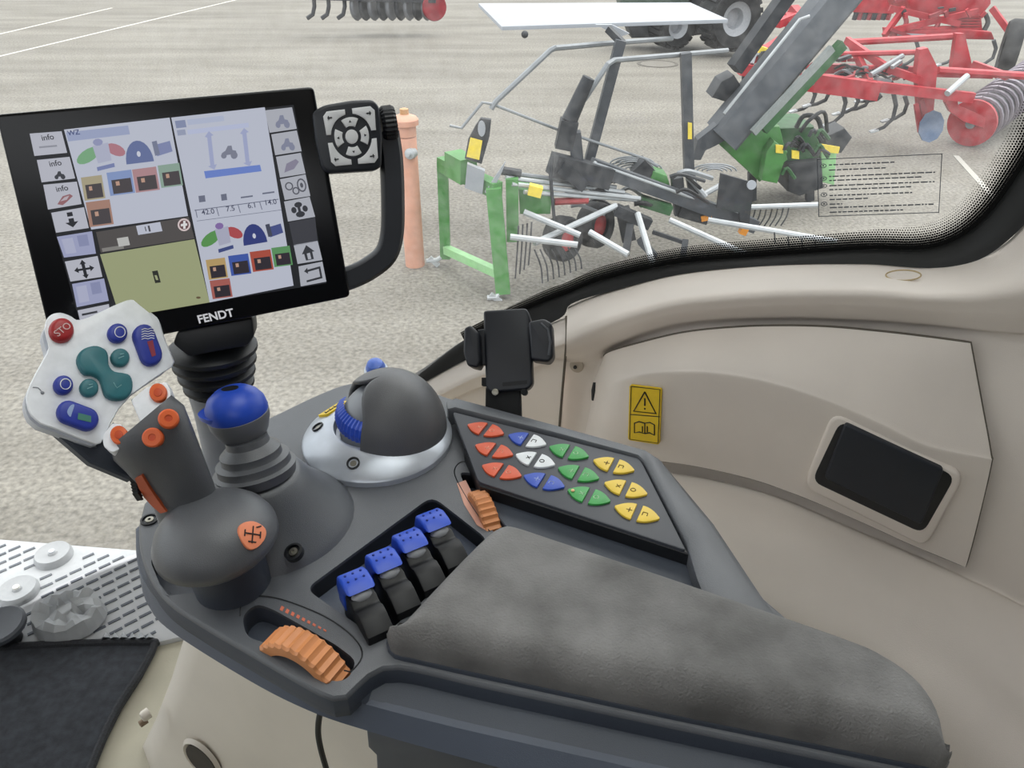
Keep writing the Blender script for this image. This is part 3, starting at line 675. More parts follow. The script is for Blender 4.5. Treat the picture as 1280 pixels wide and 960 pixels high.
# panes
pane1 = [(80, 162), (212, 147), (235, 270), (114, 287)]
tl = g([(pane1, LW), (quad(pane1, .01, .03, .6, .12), '#a5afd0')], 'info_pane')
stext('WZ', 84, 167, 100, 165, 7, '#39477a', tl)
pane2 = [(214, 147), (331, 134), (367, 357), (262, 378)]
t2 = g([(pane2, LW), (quad(pane2, .03, .02, .14, .06), '#8d97b8'), (quad(pane2, .16, .02, .55, .05), '#bcc5de'), (quad(pane2, .03, .07, .12, .1), '#a0a8c2'), (quad(pane2, .14, .075, .8, .1), '#c3cbe8'),
    ([(255, 214), (325, 206), (327, 214), (257, 223)], '#6f8ad6')], 'settings_pane')
pane3 = [(120, 290), (236, 271), (243, 298), (126, 316)]
t3 = g([(pane3, '#54504f'), (quad(pane3, .43, .02, .69, .45), LW), (quad(pane3, .55, .1, .57, .38), DG), (quad(pane3, .02, .8, .25, .97), '#8c8a86'), (quad(pane3, .2, .45, .32, .85), '#c9c9c6'), (circ(230, 281, 8, 8, 16), '#e6d4d4'), (circ(230, 281, 6, 6, 12), '#6d4a4c'), ([(226, 280), (234, 279), (234, 282), (226, 283)], '#eeeeee'), ([(229, 276), (232, 276), (232, 286), (229, 286)], '#eeeeee')], 'status_bar')
pane4 = [(125, 318), (243, 299), (262, 378), (150, 397)]
t4 = g([(pane4, '#a7ad84'), ([(190, 339), (197, 338), (201, 353), (194, 354)], '#2a2c26'), ([(193, 344), (196, 344), (198, 350), (195, 350)], '#a7ad84'), (circ(248, 372, 3, 1.5, 8), '#6b5a42')], 'map_view')
stext('1', 178, 287, 186, 286, 7, '#2a2a2a', t3)
# left tiles
lt = [[(37, 167), (77, 164), (84, 191), (43, 195)], [(46, 200), (87, 196), (94, 223), (52, 228)], [(54, 231), (96, 227), (102, 255), (60, 262)], [(64, 266), (105, 259), (111, 285), (70, 291)], [(71, 296), (115, 289), (120, 317), (80, 322)], [(81, 327), (122, 320), (128, 346), (88, 352)], [(90, 355), (130, 348), (136, 376), (96, 384)], [(97, 388), (136, 380), (139, 397), (101, 405)]]
tr_car = lambda q, c: [(qpoly(q, [(.3, .6), (.42, .5), (.5, .3), (.62, .3), (.64, .5), (.75, .55), (.75, .7), (.3, .7)]), c), (qpoly(q, circ(.36, .72, .09, .13, 10)), c), (qpoly(q, circ(.68, .74, .11, .17, 10)), c)]
for i, q in enumerate(lt):
    it = [(q, '#c4c6d2' if i not in (4, 6) else '#a9aed0')]
    if i == 0: it += [(quad(q, .2, .6, .75, .68), '#9a9ca8')]
    if i == 1: it += [(qpoly(q, [(x * .6 + .25, y * .6 + .42) for x, y in p_]), '#3a3d45') for p_ in ([(.3, .6), (.42, .5), (.5, .3), (.62, .3), (.64, .5), (.75, .55), (.75, .7), (.3, .7)], circ(.36, .72, .1, .16, 8), circ(.68, .74, .12, .2, 8))]
    if i == 2: it += [(qpoly(q, [(.3, .85), (.5, .55), (.72, .5), (.8, .6), (.6, .8), (.45, .92)]), '#9c6a70'), (qpoly(q, [(.4, .75), (.55, .6), (.7, .56), (.6, .72)]), '#c4b8c0')]
    if i == 3: it += [(quad(q, .45, .12, .62, .32), '#20222a'), (qpoly(q, [(.46, .42), (.62, .42), (.62, .6), (.74, .6), (.54, .86), (.34, .6), (.46, .6)]), '#20222a')]
    if i in (4, 6): it += [(quad(q, .1, .15, .42, .85), '#b9bdd8'), (quad(q, .55, .1, .85, .6), '#9298bd')]
    if i == 5: it += [(qpoly(q, p_), '#20222a') for p_ in ([(.3, .46), (.72, .46), (.72, .56), (.3, .56)], [(.46, .2), (.56, .2), (.56, .82), (.46, .82)], [(.2, .51), (.33, .36), (.33, .66)], [(.82, .51), (.69, .36), (.69, .66)], [(.51, .05), (.41, .26), (.61, .26)], [(.51, .97), (.41, .78), (.61, .78)])]
    if i == 7: it += [(quad(q, .1, .3, .6, .45), '#33353c')]
    tt = g(it)
    if i < 3: a = qat(q, .3, .25); b = qat(q, .75, .22); stext('info', *a, *b, 8, '#2a2c33', tt)
# right tiles
rt = [[(331, 138), (365, 134), (371, 161), (337, 166)], [(339, 168), (371, 163), (377, 189), (344, 194)], [(345, 196), (376, 191), (382, 217), (350, 222)], [(350, 224), (382, 218), (388, 245), (356, 250)], [(355, 252), (387, 246), (394, 271), (360, 277)], [(361, 278), (394, 272), (397, 302), (367, 307)], [(367, 306), (397, 301), (403, 325), (372, 330)], [(373, 333), (403, 327), (408, 352), (376, 358)]]
for i, q in enumerate(rt):
    it = [(q, '#3d3e46' if i == 5 else '#b9bcc6')]
    if i in (0, 1): it += [(p_, '#8a8fa6') for p_, _ in tr_car(q, 0)]
    if i == 2: it += [(qpoly(q, [(.2, .8), (.35, .4), (.75, .25), (.85, .4), (.6, .7)]), '#8f8ba0')]
    if i == 3: it += [(qpoly(q, p_), c_) for p_, c_ in ((circ(.28, .4, .16, .2, 12), '#5a5c66'), (circ(.28, .4, .11, .14, 12), '#b9bcc6'), (circ(.5, .66, .14, .18, 12), '#5a5c66'), (circ(.5, .66, .09, .12, 12), '#b9bcc6'), (circ(.76, .45, .18, .32, 12), '#5a5c66'), (circ(.76, .45, .13, .25, 12), '#b9bcc6'), (circ(.76, .45, .06, .12, 12), '#5a5c66'))]
    if i == 4: it += [(qpoly(q, p_), '#33353c') for p_ in (circ(.5, .28, .15, .14, 10), circ(.5, .75, .17, .15, 10), circ(.3, .5, .1, .16, 10), circ(.72, .52, .1, .16, 10), [(.45, .2), (.55, .2), (.55, .8), (.45, .8)])]
    if i == 6: it += [(qpoly(q, [(.25, .55), (.5, .12), (.78, .5), (.68, .5), (.68, .88), (.36, .9), (.34, .55)]), '#33353c'), (qpoly(q, [(.45, .55), (.58, .53), (.58, .85), (.45, .86)]), '#b9bcc6')]
    if i == 7: it += [(qpoly(q, p_), '#33353c') for p_ in ([(.2, .3), (.35, .15), (.35, .25), (.88, .2), (.88, .3), (.35, .36), (.35, .46)], [(.8, .22), (.88, .2), (.88, .78), (.8, .78)], [(.25, .76), (.88, .7), (.88, .8), (.25, .86)])]
    g(it)
# gauges, colour tiles (left pane pale, right pane strong)
def gauges(q, dim):
    C = (lambda a, b: b) if dim else (lambda a, b: a)
    g([(qpoly(q, circ(.14, .5, .1, .28, 14, .3)), C('#5a9a52', '#7fb287')), (qpoly(q, circ(.42, .42, .08, .24, 14, -.2)), C('#b54a50', '#b97f8b')), (qpoly(q, [(.2, .2), (.36, .15), (.36, .75), (.22, .8)]), C('#b4b6cc', '#b9bdd4')), (qpoly(q, circ(.26, .1, .05, .12, 10)), C('#8a6fae', '#9a9fc4')), (qpoly(q, [(.2, .92), (.38, .85), (.38, .98), (.2, 1.05)]), C('#3c4a86', '#7d88b8'))], 'joystick_gauge', h=.0052)
    g([(qpoly(q, [(.5 + .14 * (1 - math.cos(a)), .95 - .75 * math.sin(a)) for a in [math.pi * k / 12 for k in range(13)]]), C('#2c3a80', '#6977a6')), (qpoly(q, circ(.64, .65, .02, .1, 8)), '#d8dcea')], 'dial_gauge', h=.0052)
    g([(qpoly(q, [(.8, .42), (.97, .34), (.98, .7), (.82, .8)]), C('#47538f', '#8790ba')), (qpoly(q, [(.79, .3), (.84, .28), (.85, .75), (.8, .78)]), C('#43485c', '#7d849e'))], 'level_bar', h=.0052)
gauges([(89, 178), (214, 163), (220, 200), (97, 215)], True)
gauges([(246, 283), (352, 268), (358, 300), (252, 318)], False)
def tiles(spec, dim):
    for (x0, y0, w_, h_, col) in spec:
        sk, sl_ = .17, -.13
        q = [(x0, y0), (x0 + w_, y0 + w_ * sl_), (x0 + w_ + h_ * sk, y0 + w_ * sl_ + h_), (x0 + h_ * sk, y0 + h_)]
        g([(q, col), (quad(q, .14, .34, .92, .94), '#4a4448' if dim else '#2c2530'), (quad(q, .3, .42, .45, .6), '#c8a08c')], 'function_tile', h=.0052)
tiles([(101, 222, 26, 29, '#b3a98c'), (133, 216, 31, 29, '#8ba0cf'), (165, 212, 30, 29, '#b98f94'), (197, 207, 27, 28, '#93ad9f'), (107, 253, 30, 31, '#b08878')], True)
tiles([(257, 325, 24, 25, '#c2a46c'), (285, 320, 25, 25, '#3e5bb0'), (312, 315, 26, 25, '#b4503e'), (339, 310, 23, 24, '#5f9a62'), (262, 351, 25, 23, '#b0625a')], False)
# arrows, tractor, table in the right pane
ar = lambda cx, cy: [(cx - 6, cy - 20), (cx - 1, cy - 27), (cx + 5, cy - 22), (cx + 2, cy - 21), (cx + 6, cy + 15), (cx + 9, cy + 14), (cx + 6, cy + 21), (cx - 2, cy + 17), (cx + 1, cy + 16), (cx - 3, cy - 19)]
g([(ar(262, 191), '#aab2d6')], 'arrow_symbol', h=.0052); g([(ar(306, 187), '#aab2d6')], 'arrow_symbol', h=.0052)
qq = [(264, 176), (304, 172), (306, 200), (266, 204)]
g([(p_, '#83879a') for p_, _ in tr_car(qq, 0)], 'tractor_symbol', h=.0052)
g([(p_, '#70758a') for p_ in ([(243, 262.5), (348, 248.5), (348, 249.5), (243, 263.5)], [(244, 262), (245, 262), (247, 272), (246, 272)], [(270, 259), (271, 259), (274, 270), (273, 270)], [(297, 256), (298, 256), (301, 266), (300, 266)], [(324, 252), (325, 252), (328, 262), (327, 262)], [(246, 276), (352, 262), (352, 262.6), (246, 276.6)], [(301, 246), (316, 244), (316, 246), (301, 248)], [(328, 241), (343, 239), (343, 241), (328, 243)], [(248, 245), (256, 244), (257, 252), (249, 253)], [(276, 243), (283, 242), (284, 250), (277, 251)])], 'value_table', h=.0052)
for s_, x, y in (('42.0', 260, 265), ('7.5', 288, 261), ('6.1', 315, 257), ('14.0', 338, 253)): stext(s_, x - 8, y + 1, x + 8, y - 1, 8, '#4c5168', t2)
# logo: printed letters made to glow by the screen material
stext('FENDT', 248, 400, 291, 391, 13, '#d9dade', body, .0034, 'maker_lettering')
# neck, bellows, column
nb = [(222, 414), (316, 398), (318, 420), (310, 432), (236, 446), (216, 430)]
bm = new(); prism(bm, P(MF, rnd(nb, 4, 3), -.006), MF.Z * -.05, .003, 2); obj('neck', bm, black, mon)
def ax(a, b): return Fr(a, MF.X, b - a)
b0, b1 = dep(264, 428, .745), dep(275, 485, .77); f = ax(b1, b0); L_ = (b0 - b1).length
prof = [(.03, 0)]
for k in range(4):
    z = L_ * k / 4; r = .033 + .0028 * k; prof += [(r - .004, z), (r + .001, z + L_ * .08), (r + .001, z + L_ * .15), (r - .004, z + L_ * .22)]
bm = new(); lathe(bm, f, prof + [(.03, L_)], 28); obj('bellows', bm, rubber, mon, ang=50)
p0, p1 = hz(300, 590, ZD - .01), b1
f = ax(p0, p1); L_ = (p1 - p0).length
bm = new(); rr = []
for q, (wx, wy) in ((0, (.036, .03)), (.4, (.031, .027)), (.8, (.03, .027)), (1.02, (.031, .028))):
    rr.append([f.w(wx * math.cos(a), wy * math.sin(a), L_ * q) for a in [2 * math.pi * k / 28 for k in range(28)]])
rings(bm, rr); obj('column', bm, mat('column_grey', '#9a9ca0', .5), mon)
bm = new(); tube(bm, [dep(236, 478, .76), dep(246, 505, .772), dep(256, 530, .79), dep(263, 556, .8)], .0022, 6); obj('column_edge_line', bm, rubber, mon)  # thin dark tube along the left edge of the column
# grip and keypad
gp = crom([MF.px(x, y, -.012) for x, y in ((484, 165), (489, 200), (491, 250), (490, 292), (482, 318), (462, 335), (440, 346), (415, 354))], 30)
bm = new()
rr = []
for i, p in enumerate(gp):
    t_ = (gp[min(i + 1, 30)] - gp[max(i - 1, 0)]).normalized(); s_ = t_.cross(MF.Z).normalized()
    rr.append([p + s_ * (a * .0105) + MF.Z * (b * .011) for a, b in ((-1, -.6), (-.6, -1), (.6, -1), (1, -.6), (1, .5), (.7, .9), (-.7, .9), (-1, .5))])
rings(bm, rr); obj('side_grip', bm, mat('grip_black', '#23262c', .4, var=(30, .1)), mon, ang=40)
kq = [(403, 140), (468, 132), (473, 203), (415, 208)]
bm = new(); prism(bm, P(MF, rnd([(390, 140), (405, 131), (440, 125), (466, 124), (474, 132), (478, 170), (477, 208), (470, 213), (440, 215), (410, 217), (402, 210), (394, 175)], 6, 3), .014), MF.Z * -.026, .003, 3)
kb = obj('key_housing', bm, mat('key_housing', '#24272d', .4), mon)
keym = mat('key_grey', '#e2e3e4', .45); 
def kp(u, v, h): x, y = qat(kq, u, v); return MF.px(x, y, h)
for sx_, sy_ in ((-1, -1), (1, -1), (1, 1), (-1, 1)):
    a0 = math.acos(.07 / .41); arc = [(.41 * math.cos(a), .41 * math.sin(a)) for a in [math.radians(80) - k * math.radians(70) / 8 for k in range(9)]]
    pts = [(.07, .5), ] + arc + [(.5, .07), (.5, .42), (.42, .5)]
    pts = [(.5 + sx_ * a, .5 + sy_ * b) for a, b in pts]
    if sx_ * sy_ < 0: pts = pts[::-1]
    bm = new(); prism(bm, [kp(u, v, .0162) for u, v in pts], MF.Z * -.003, .0006, 2); k_ = obj('corner_key', bm, keym, kb)
    bm = new(); c_ = kp(.5 + sx_ * .38, .5 + sy_ * .38, .0164); bar(bm, c_ - MF.X * .002, c_ + MF.X * .002, .001, .0006, up=MF.Z); bar(bm, c_ - MF.Y * .0016 + MF.X * .001 * sx_, c_ + MF.Y * .0016 + MF.X * .001 * sx_, .0008, .0006, up=MF.Z); obj('key_symbol', bm, black_p, k_) if False else obj('key_symbol', bm, black_p, kb)
for k in range(4):
    a0 = math.pi / 2 * k
    ins = [(.19 * math.cos(a0 + a), .19 * math.sin(a0 + a)) for a in [-.5 + i / 6 for i in range(7)]]; ou = [(.35 * math.cos(a0 + a), .35 * math.sin(a0 + a)) for a in [.5 - i / 6 for i in range(7)]]
    bm = new(); prism(bm, [kp(.5 + u, .5 + v, .0165) for u, v in ins + ou], MF.Z * -.003, .0006, 2); obj('arrow_key', bm, keym, kb)
    c_ = kp(.5 + .27 * math.cos(a0), .5 + .27 * math.sin(a0), .0168); bm = new()
    prism(bm, [c_ + MF.X * (.0014 * math.cos(q)) + MF.Y * (.0014 * math.sin(q)) for q in [-a0 + j * 2.094 for j in range(3)]], MF.Z * -.0004); obj('arrow_mark', bm, black_p, kb)
bm = new(); prism(bm, [kp(.5 + .13 * math.cos(a), .5 + .13 * math.sin(a), .017) for a in [2 * math.pi * i / 18 for i in range(18)]], MF.Z * -.004, .0006, 2); obj('centre_key', bm, keym, kb)
ko = MF.px(476, 155, -.004); f = Fr(ko, MF.Y, MF.X)
bm = new(); rr = []
for z, q in ((0, .85), (.003, 1), (.011, 1), (.0135, .9)):
    rr.append([f.w((.0155 * q - (.0009 if k % 2 else 0)) * math.cos(a), (.0155 * q - (.0009 if k % 2 else 0)) * math.sin(a), z) for k, a in enumerate([2 * math.pi * k / 48 for k in range(48)])])
rings(bm, rr); obj('rotary_knob', bm, black, mon, ang=25)

# ---- joystick
jb = hz(292, 728, ZD)
joy = thing('joystick', 'grey multifunction joystick with silver button head, leaning left', 'joystick', jb)
jz = V((-.06, -.04, 1)); f = Fr(jb, V((1, 0, 0)), jz)
bm = new(); lathe(bm, f, [(.032, -.008), (.032, .045), (.037, .053)], 36); obj('base_collar', bm, dgrey2, joy)
bm = new(); lathe(bm, f, [(.036, .046), (.047, .048), (.0515, .053), (.0512, .06), (.047, .069), (.039, .078), (.028, .085), (.012, .088), (0, .088)], 40); dome = obj('base_dome', bm, lever_g, joy, ang=50)
# orange shield on the dome
from mathutils.bvhtree import BVHTree
def surf(o, x, y):
    q0 = root_loc(o); t_ = BVHTree.FromPolygons([v.co + q0 for v in o.data.vertices], [list(p.vertices) for p in o.data.polygons])
    r = ray(x, y).normalized(); l, n, _, _ = t_.ray_cast(CAM, r); return l, (n if n.dot(r) < 0 else -n)
el, en = surf(dome, 315, 668); ef = Fr(el + en * .0012, V((1, .1, 0)), en)
bm = new(); prism(bm, [ef.w(x * .011, y * .011) for x, y in sp2([(-1, -.2), (-.95, .6), (0, 1), (.95, .6), (1, -.2), (.4, -1), (-.3, -1.1)], 28)], ef.Z * -.006, .0006); em = obj('shield_sticker', bm, orange_s, dome)
bm = new()
for a, b in (((-.6, 0), (.6, 0)), ((0, -.7), (0, .6)), ((-.6, .25), (-.6, -.25)), ((.6, .25), (.6, -.25)), ((-.3, -.6), (.3, -.6)), ((.25, .55), (.6, .7))): tube(bm, [ef.w(a[0] * .011, a[1] * .011, .0004), ef.w(b[0] * .011, b[1] * .011, .0004)], .0006, 5)
obj('shift_pattern', bm, black_p, dome)
# stalk: lofted sections
secs = [((236, 655), 84, 28, .675, .026), ((236, 640), 82, 25, .668, .025), ((229, 618), 82, 20, .66, .025), ((216, 592), 88, 25, .648, .026), ((200, 564), 100, 32, .64, .028), ((186, 541), 112, 38, .632, .028), ((176, 526), 100, 40, .628, .022)]
bm = new(); rr = []
for (x, y), wd, an, tt_, hb in secs:
    c_ = dep(x, y, tt_); a_ = math.radians(an); ux_ = (CR * math.cos(a_) + CU * math.sin(a_)); vb_ = ray(x, y).normalized(); wv = wd / 2 * tt_ / FPX
    rr.append([c_ + ux_ * (wv * (abs(math.cos(q)) ** .95) * (1 if math.cos(q) > 0 else -1)) + vb_ * (hb * (abs(math.sin(q)) ** .95) * (1 if math.sin(q) > 0 else -1)) for q in [2 * math.pi * k / 28 for k in range(28)]])
rings(bm, rr); stalk = obj('stalk', bm, lever_g, joy, ang=45)
# thumb strip on the left of the stalk
from mathutils.bvhtree import BVHTree
_o = root_loc(joy); _b = BVHTree.FromPolygons([v.co + _o for v in stalk.data.vertices], [list(p.vertices) for p in stalk.data.polygons])
def hit(x, y):
    r = ray(x, y).normalized(); l, n, _, _ = _b.ray_cast(CAM, r)
    if l is None: l, n = dep(x, y, .63), CB.copy()
    return l, (n if n.dot(r) < 0 else -n)
sfj = Fr(dep(188, 615, .636), CR, CB + CR * -.35)
bm = new(); prev = None
for (xa, ya), (xb, yb) in (((171, 596), (179, 592)), ((176, 608), (185, 602)), ((183, 620), (194, 616)), ((193, 631), (204, 630)), ((203, 640), (210, 638))):
    la, na = hit(xa, ya); lb, nb_ = hit(xb, yb); row = [bm.verts.new(p) for p in (la - na * .004, la + na * .0022, lb + nb_ * .0022, lb - nb_ * .004)]
    if prev:
        for i in range(4): bm.faces.new((prev[i], prev[(i + 1) % 4], row[(i + 1) % 4], row[i]))
    else: bm.faces.new(row[::-1])
    prev = row
bm.faces.new(prev); strip_o = obj('orange_strip', bm, mat('strip_orange', '#b4512c', .5), joy)
bm = new()
for k in range(7): a_ = sfj.px(164 + k * .8, 597 + k * 4, -.002); bar(bm, a_, sfj.px(171 + k * .8, 596 + k * 4, -.002), .0015, .008)
obj('ribbed_wheel', bm, black, joy)
# head
hn = (CR * .68 + CU * .30 + CB * .78).normalized(); JF = Fr(dep(120, 465, .635), CR, hn)
ho = sp2([(55, 412), (58, 400), (65, 393), (76, 391), (88, 395), (97, 400), (112, 396), (140, 383), (160, 375), (176, 373), (188, 378), (196, 390), (205, 420), (213, 440)], 40, False) + [(218, 452), (216, 458), (190, 475), (165, 493), (148, 512), (138, 530), (131, 545), (126, 554), (120, 556), (100, 549), (70, 537)] + sp2([(50, 530), (37, 518), (32, 498), (38, 479), (50, 456), (60, 437), (58, 424)], 14, False)
def shr(k): return [(122 + (x - 122) * k, 462 + (y - 462) * k) for x, y in ho]
bm = new(); rings(bm, [P(JF, ho, -.016), P(JF, ho, -.002), P(JF, shr(.992), -.0006), P(JF, shr(.98), 0)]); head = obj('head_plate', bm, silver, joy, ang=45)
bm = new(); prism(bm, [p - JF.Z * .014 for p in P(JF, shr(.97))], JF.Z * -.012); obj('head_back', bm, mat('head_back', '#c9cdd6', .4), joy, ang=45)
bm = new(); prism(bm, [p - JF.Z * .020 for p in P(JF, [(60, 520), (100, 545), (128, 550), (150, 520), (190, 560), (172, 594), (120, 572)])], JF.Z * -.012, .002, 1); obj('head_underside', bm, dgrey2, joy)
def btn(name, pp, m, parent, h=.004, bev=.0018, fr=None, hh=.003):
    b_ = new(); F_ = fr or JF; prism(b_, P(F_, pp, h), F_.Z * -(h + hh), bev, 3); return obj(name, b_, m, parent, ang=50)
st_ = btn('stop_button', circ(78, 411, 16, 15.5, 28), red_b, head, .006, .0045)
def jt(s_, x0, y0, x1, y1, px_, m, parent, h):
    a, b = JF.px(x0, y0, h), JF.px(x1, y1, h); return text(s_, Fr(a.lerp(b, .5), b - a, JF.Z), px_ * .0009, m, parent)
jt('STO', 69, 419, 88, 405, 8.5, mat('pale_print', '#d9b9b9', .5), head, .0063)
for x, y, tx in ((148, 415, 1), (80, 480, 2)):
    k_ = btn('round_blue_button', circ(x, y, 12.5, 12, 24), blue_d, head, .006, .003)
    rg = new(); ps = [JF.px(px_, py_, .0063) for px_, py_ in circ(x + 2, y, 6.5, 6.5, 18)]; tube(rg, ps + [ps[0]], .0004, 4, cap=False); obj('ring_mark', rg, white_p, k_)
for x, y in ((151, 446), (112, 484)):
    k_ = btn('round_teal_button', circ(x, y, 12, 11.5, 24), teal, head, .0045, .0025)
    bm = new(); tube(bm, [JF.px(x - 3, y + 2, .0047), JF.px(x + 4, y - 1, .0047)], .0004, 4); tube(bm, [JF.px(x + 4, y - 4, .0047), JF.px(x - 1, y - 3, .0047)], .0004, 4); obj('icon', bm, mat('teal_icon', '#7fb0b5', .5), k_)
pk = sp2([(97, 452), (99, 441), (107, 434), (120, 431), (131, 435), (136, 442), (137, 455), (143, 463), (154, 465), (163, 468), (167, 478), (165, 490), (157, 498), (143, 499), (133, 494), (129, 484), (125, 473), (116, 468), (105, 466)], 48)
pr_ = btn('teal_rocker', pk, teal, head, .006, .003)
bm = new(); tube(bm, [JF.px(142, 478, .0063), JF.px(146, 485, .0063), JF.px(152, 481, .0063)], .0004, 4); obj('icon', bm, MATS['teal_icon'], pr_)
def caps(x0, y0, x1, y1, r, n=10):
    a = math.atan2(y1 - y0, x1 - x0); return [(x1 + r * math.cos(a - math.pi / 2 + math.pi * k / n), y1 + r * math.sin(a - math.pi / 2 + math.pi * k / n)) for k in range(n + 1)] + [(x0 + r * math.cos(a + math.pi / 2 + math.pi * k / n), y0 + r * math.sin(a + math.pi / 2 + math.pi * k / n)) for k in range(n + 1)]
k_ = btn('oblong_blue_button', caps(181, 418, 190, 442, 14), blue_d, head, .006, .003)
bm = new()
for j in range(5): tube(bm, [JF.px(177 + i * 4, 411 + j * 3 + (0 if i % 2 else 1.2) - i * .3, .0063) for i in range(5)], .0004, 4)
obj('wave_mark', bm, white_p, k_)
bm = new(); prism(bm, P(JF, [(184, 427), (191, 425), (195, 444), (190, 446)], .0064), JF.Z * -.001); obj('red_mark', bm, mat('dull_red', '#8c2c3f', .5), k_)
k_ = btn('oblong_blue_button', caps(86, 514, 110, 523, 14.5), blue_d, head, .006, .003)
bm = new(); prism(bm, P(JF, [(98, 516), (114, 520), (114, 528), (97, 524)], .0064), JF.Z * -.001); obj('green_mark', bm, mat('dull_green', '#3d7a6a', .5), k_)
bm = new(); prism(bm, P(JF, sp2([(84, 515), (88, 507), (93, 506), (90, 516), (88, 521)], 14), .0064), JF.Z * -.001); obj('leaf_mark', bm, mat('leaf_mark', '#93a8cf', .5), k_)
bm = new(); tube(bm, crom([JF.px(x, y, .0002) for x, y in ((41, 484), (48, 485), (53, 491))], 8), .0004, 4); ell(bm, JF.px(53, 491, 0), JF.X * .0014, JF.Y * .0014, JF.Z * .0014, 8, 6); obj('scuff', bm, mat('scuff', '#8c8f95', .6), head)
# bracket with four orange buttons between head and stalk
BF = Fr(dep(172, 520, .628), CR, (CR * .12 + CU * .42 + CB * .9).normalized())
bm = new(); prism(bm, P(BF, rnd([(163, 500), (182, 484), (208, 476), (214, 490), (212, 500), (186, 525), (176, 530)], 3, 2)), BF.Z * -.012, .0015, 2); obj('bracket_arm', bm, silver, joy)
bm = new(); prism(bm, P(BF, rnd([(127, 545), (140, 528), (152, 530), (158, 545), (152, 560), (140, 566), (129, 558)], 3, 2)), BF.Z * -.012, .0015, 2); obj('bracket_arm', bm, silver, joy)
bm = new(); prism(bm, P(BF, [(163, 499), (173, 494), (196, 515), (180, 532)], -.004), BF.Z * -.01, .001, 1); obj('strut', bm, mat('strut_grey', '#a9abb0', .45), joy)
for x, y in ((197, 490), (148, 543)):
    btn('orange_button', circ(x, y, 11, 11.5, 22), orange, joy, .004, .0012, BF); btn('button_dimple', circ(x, y, 5.5, 5.5, 16), mat('orange_dark', '#c0481f', .45), joy, .0046, .0006, BF)
for x, y in ((211, 524), (192, 547)):
    p_, n_ = hit(x, y); kf = Fr(p_, CR, n_ * .5 + CB * .5 + CU * .25)
    o_b = new(); lathe(o_b, kf, [(.0078, -.006), (.0078, .0035), (.0066, .0046), (.003, .0046), (.0024, .0036), (0, .0036)], 24); obj('orange_button', o_b, orange, joy)
    o_b = new(); lathe(o_b, kf, [(.0026, .003), (.0026, .0039), (0, .0039)], 12); obj('button_dimple', o_b, mat('orange_dark', '#c0481f', .45), joy)

# ---- blue ball lever
lv = thing('crossgate_lever', 'short lever with blue ball knob on grey bellows', 'lever', mtp)
bc = hz(312, 561, ZD + .082); f = Fr(mtp, V((1, 0, 0)), (bc - mtp))
bm = new(); prof = []
for k, (r, z) in enumerate(((.036, -.006), (.037, .0), (.038, .003), (.034, .005), (.0335, .007), (.034, .012), (.028, .014), (.0275, .016), (.028, .021), (.02, .028), (.019, .034))): prof.append((r, z))
bm = new(); lathe(bm, f, prof, 32); obj('bellows', bm, lever_g, lv, ang=25)
kc = hz(297, 516, ZD + .113); f = Fr(kc, V((1, 0, 0)), V((-.12, .1, 1)))
bm = new(); lathe(bm, f, [(.016, -.03), (.023, -.02), (.0275, -.008), (.028, -.001), (.027, .0)], 32); obj('knob_lower', bm, mat('knob_grey', '#6f7175', .45), lv)
bm = new(); lathe(bm, f, [(.0275, -.001), (.0282, .002), (.027, .01), (.023, .017), (.016, .0225), (.008, .025), (0, .0255)], 32); kn = obj('knob_cap', bm, blue, lv, ang=60)
bm = new(); prism(bm, [f.w(x, y, .001) for x, y in sp2([(-.018, .014), (-.029, .006), (-.033, -.006), (-.027, -.016), (-.014, -.024), (0, -.02), (0, .01)], 24)], f.Z * .006, .0025, 3); obj('thumb_lip', bm, blue, lv)
bm = new(); prism(bm, [f.w(x * .008, y * .005, .0257) for x, y in circ(0, 0, 1, 1, 18)], f.Z * -.002); obj('top_symbol', bm, black_p, lv)

# ---- dome control
dc = hz(473, 550, ZD); f = Fr(dc, V((1, 0, 0)), UP)
dm = thing('dome_control', 'grey hooded thumbwheel control in a silver ring with yellow sticker', 'control', dc)
bm = new(); lathe(bm, f, [(.083, 0), (.083, .006), (.081, .009), (.052, .024), (.047, .024), (.045, .015)], 48); ringo = obj('silver_ring', bm, silver_r, dm, ang=30)
f0 = f; f = Fr(f.w(.014, .006, 0), V((1, 0, 0)), UP)
bm = new(); ell(bm, f.w(0, 0, .018), f.X * .056, f.Y * .056, f.Z * .05, 32, 12, 0, 88); obj('inner_core', bm, mat('core_grey', '#8b8f96', .4), dm)
bm = new(); prof = [(.05, .026), (.058, .029), (.059, .036), (.056, .044), (.048, .05)]
A0, A1 = math.radians(172), math.radians(252)
rr = []
for r, z in prof: rr.append([f.w((r - (.0015 if k % 2 else 0)) * math.cos(A0 + (A1 - A0) * k / 28), (r - (.0015 if k % 2 else 0)) * math.sin(A0 + (A1 - A0) * k / 28), z) for k in range(29)])
vv = [[bm.verts.new(p) for p in r] for r in rr]
for i in range(4):
    for j in range(28): bm.faces.new((vv[i][j], vv[i][j + 1], vv[i + 1][j + 1], vv[i + 1][j]))
obj('blue_thumbwheel', bm, blue, dm, ang=20)
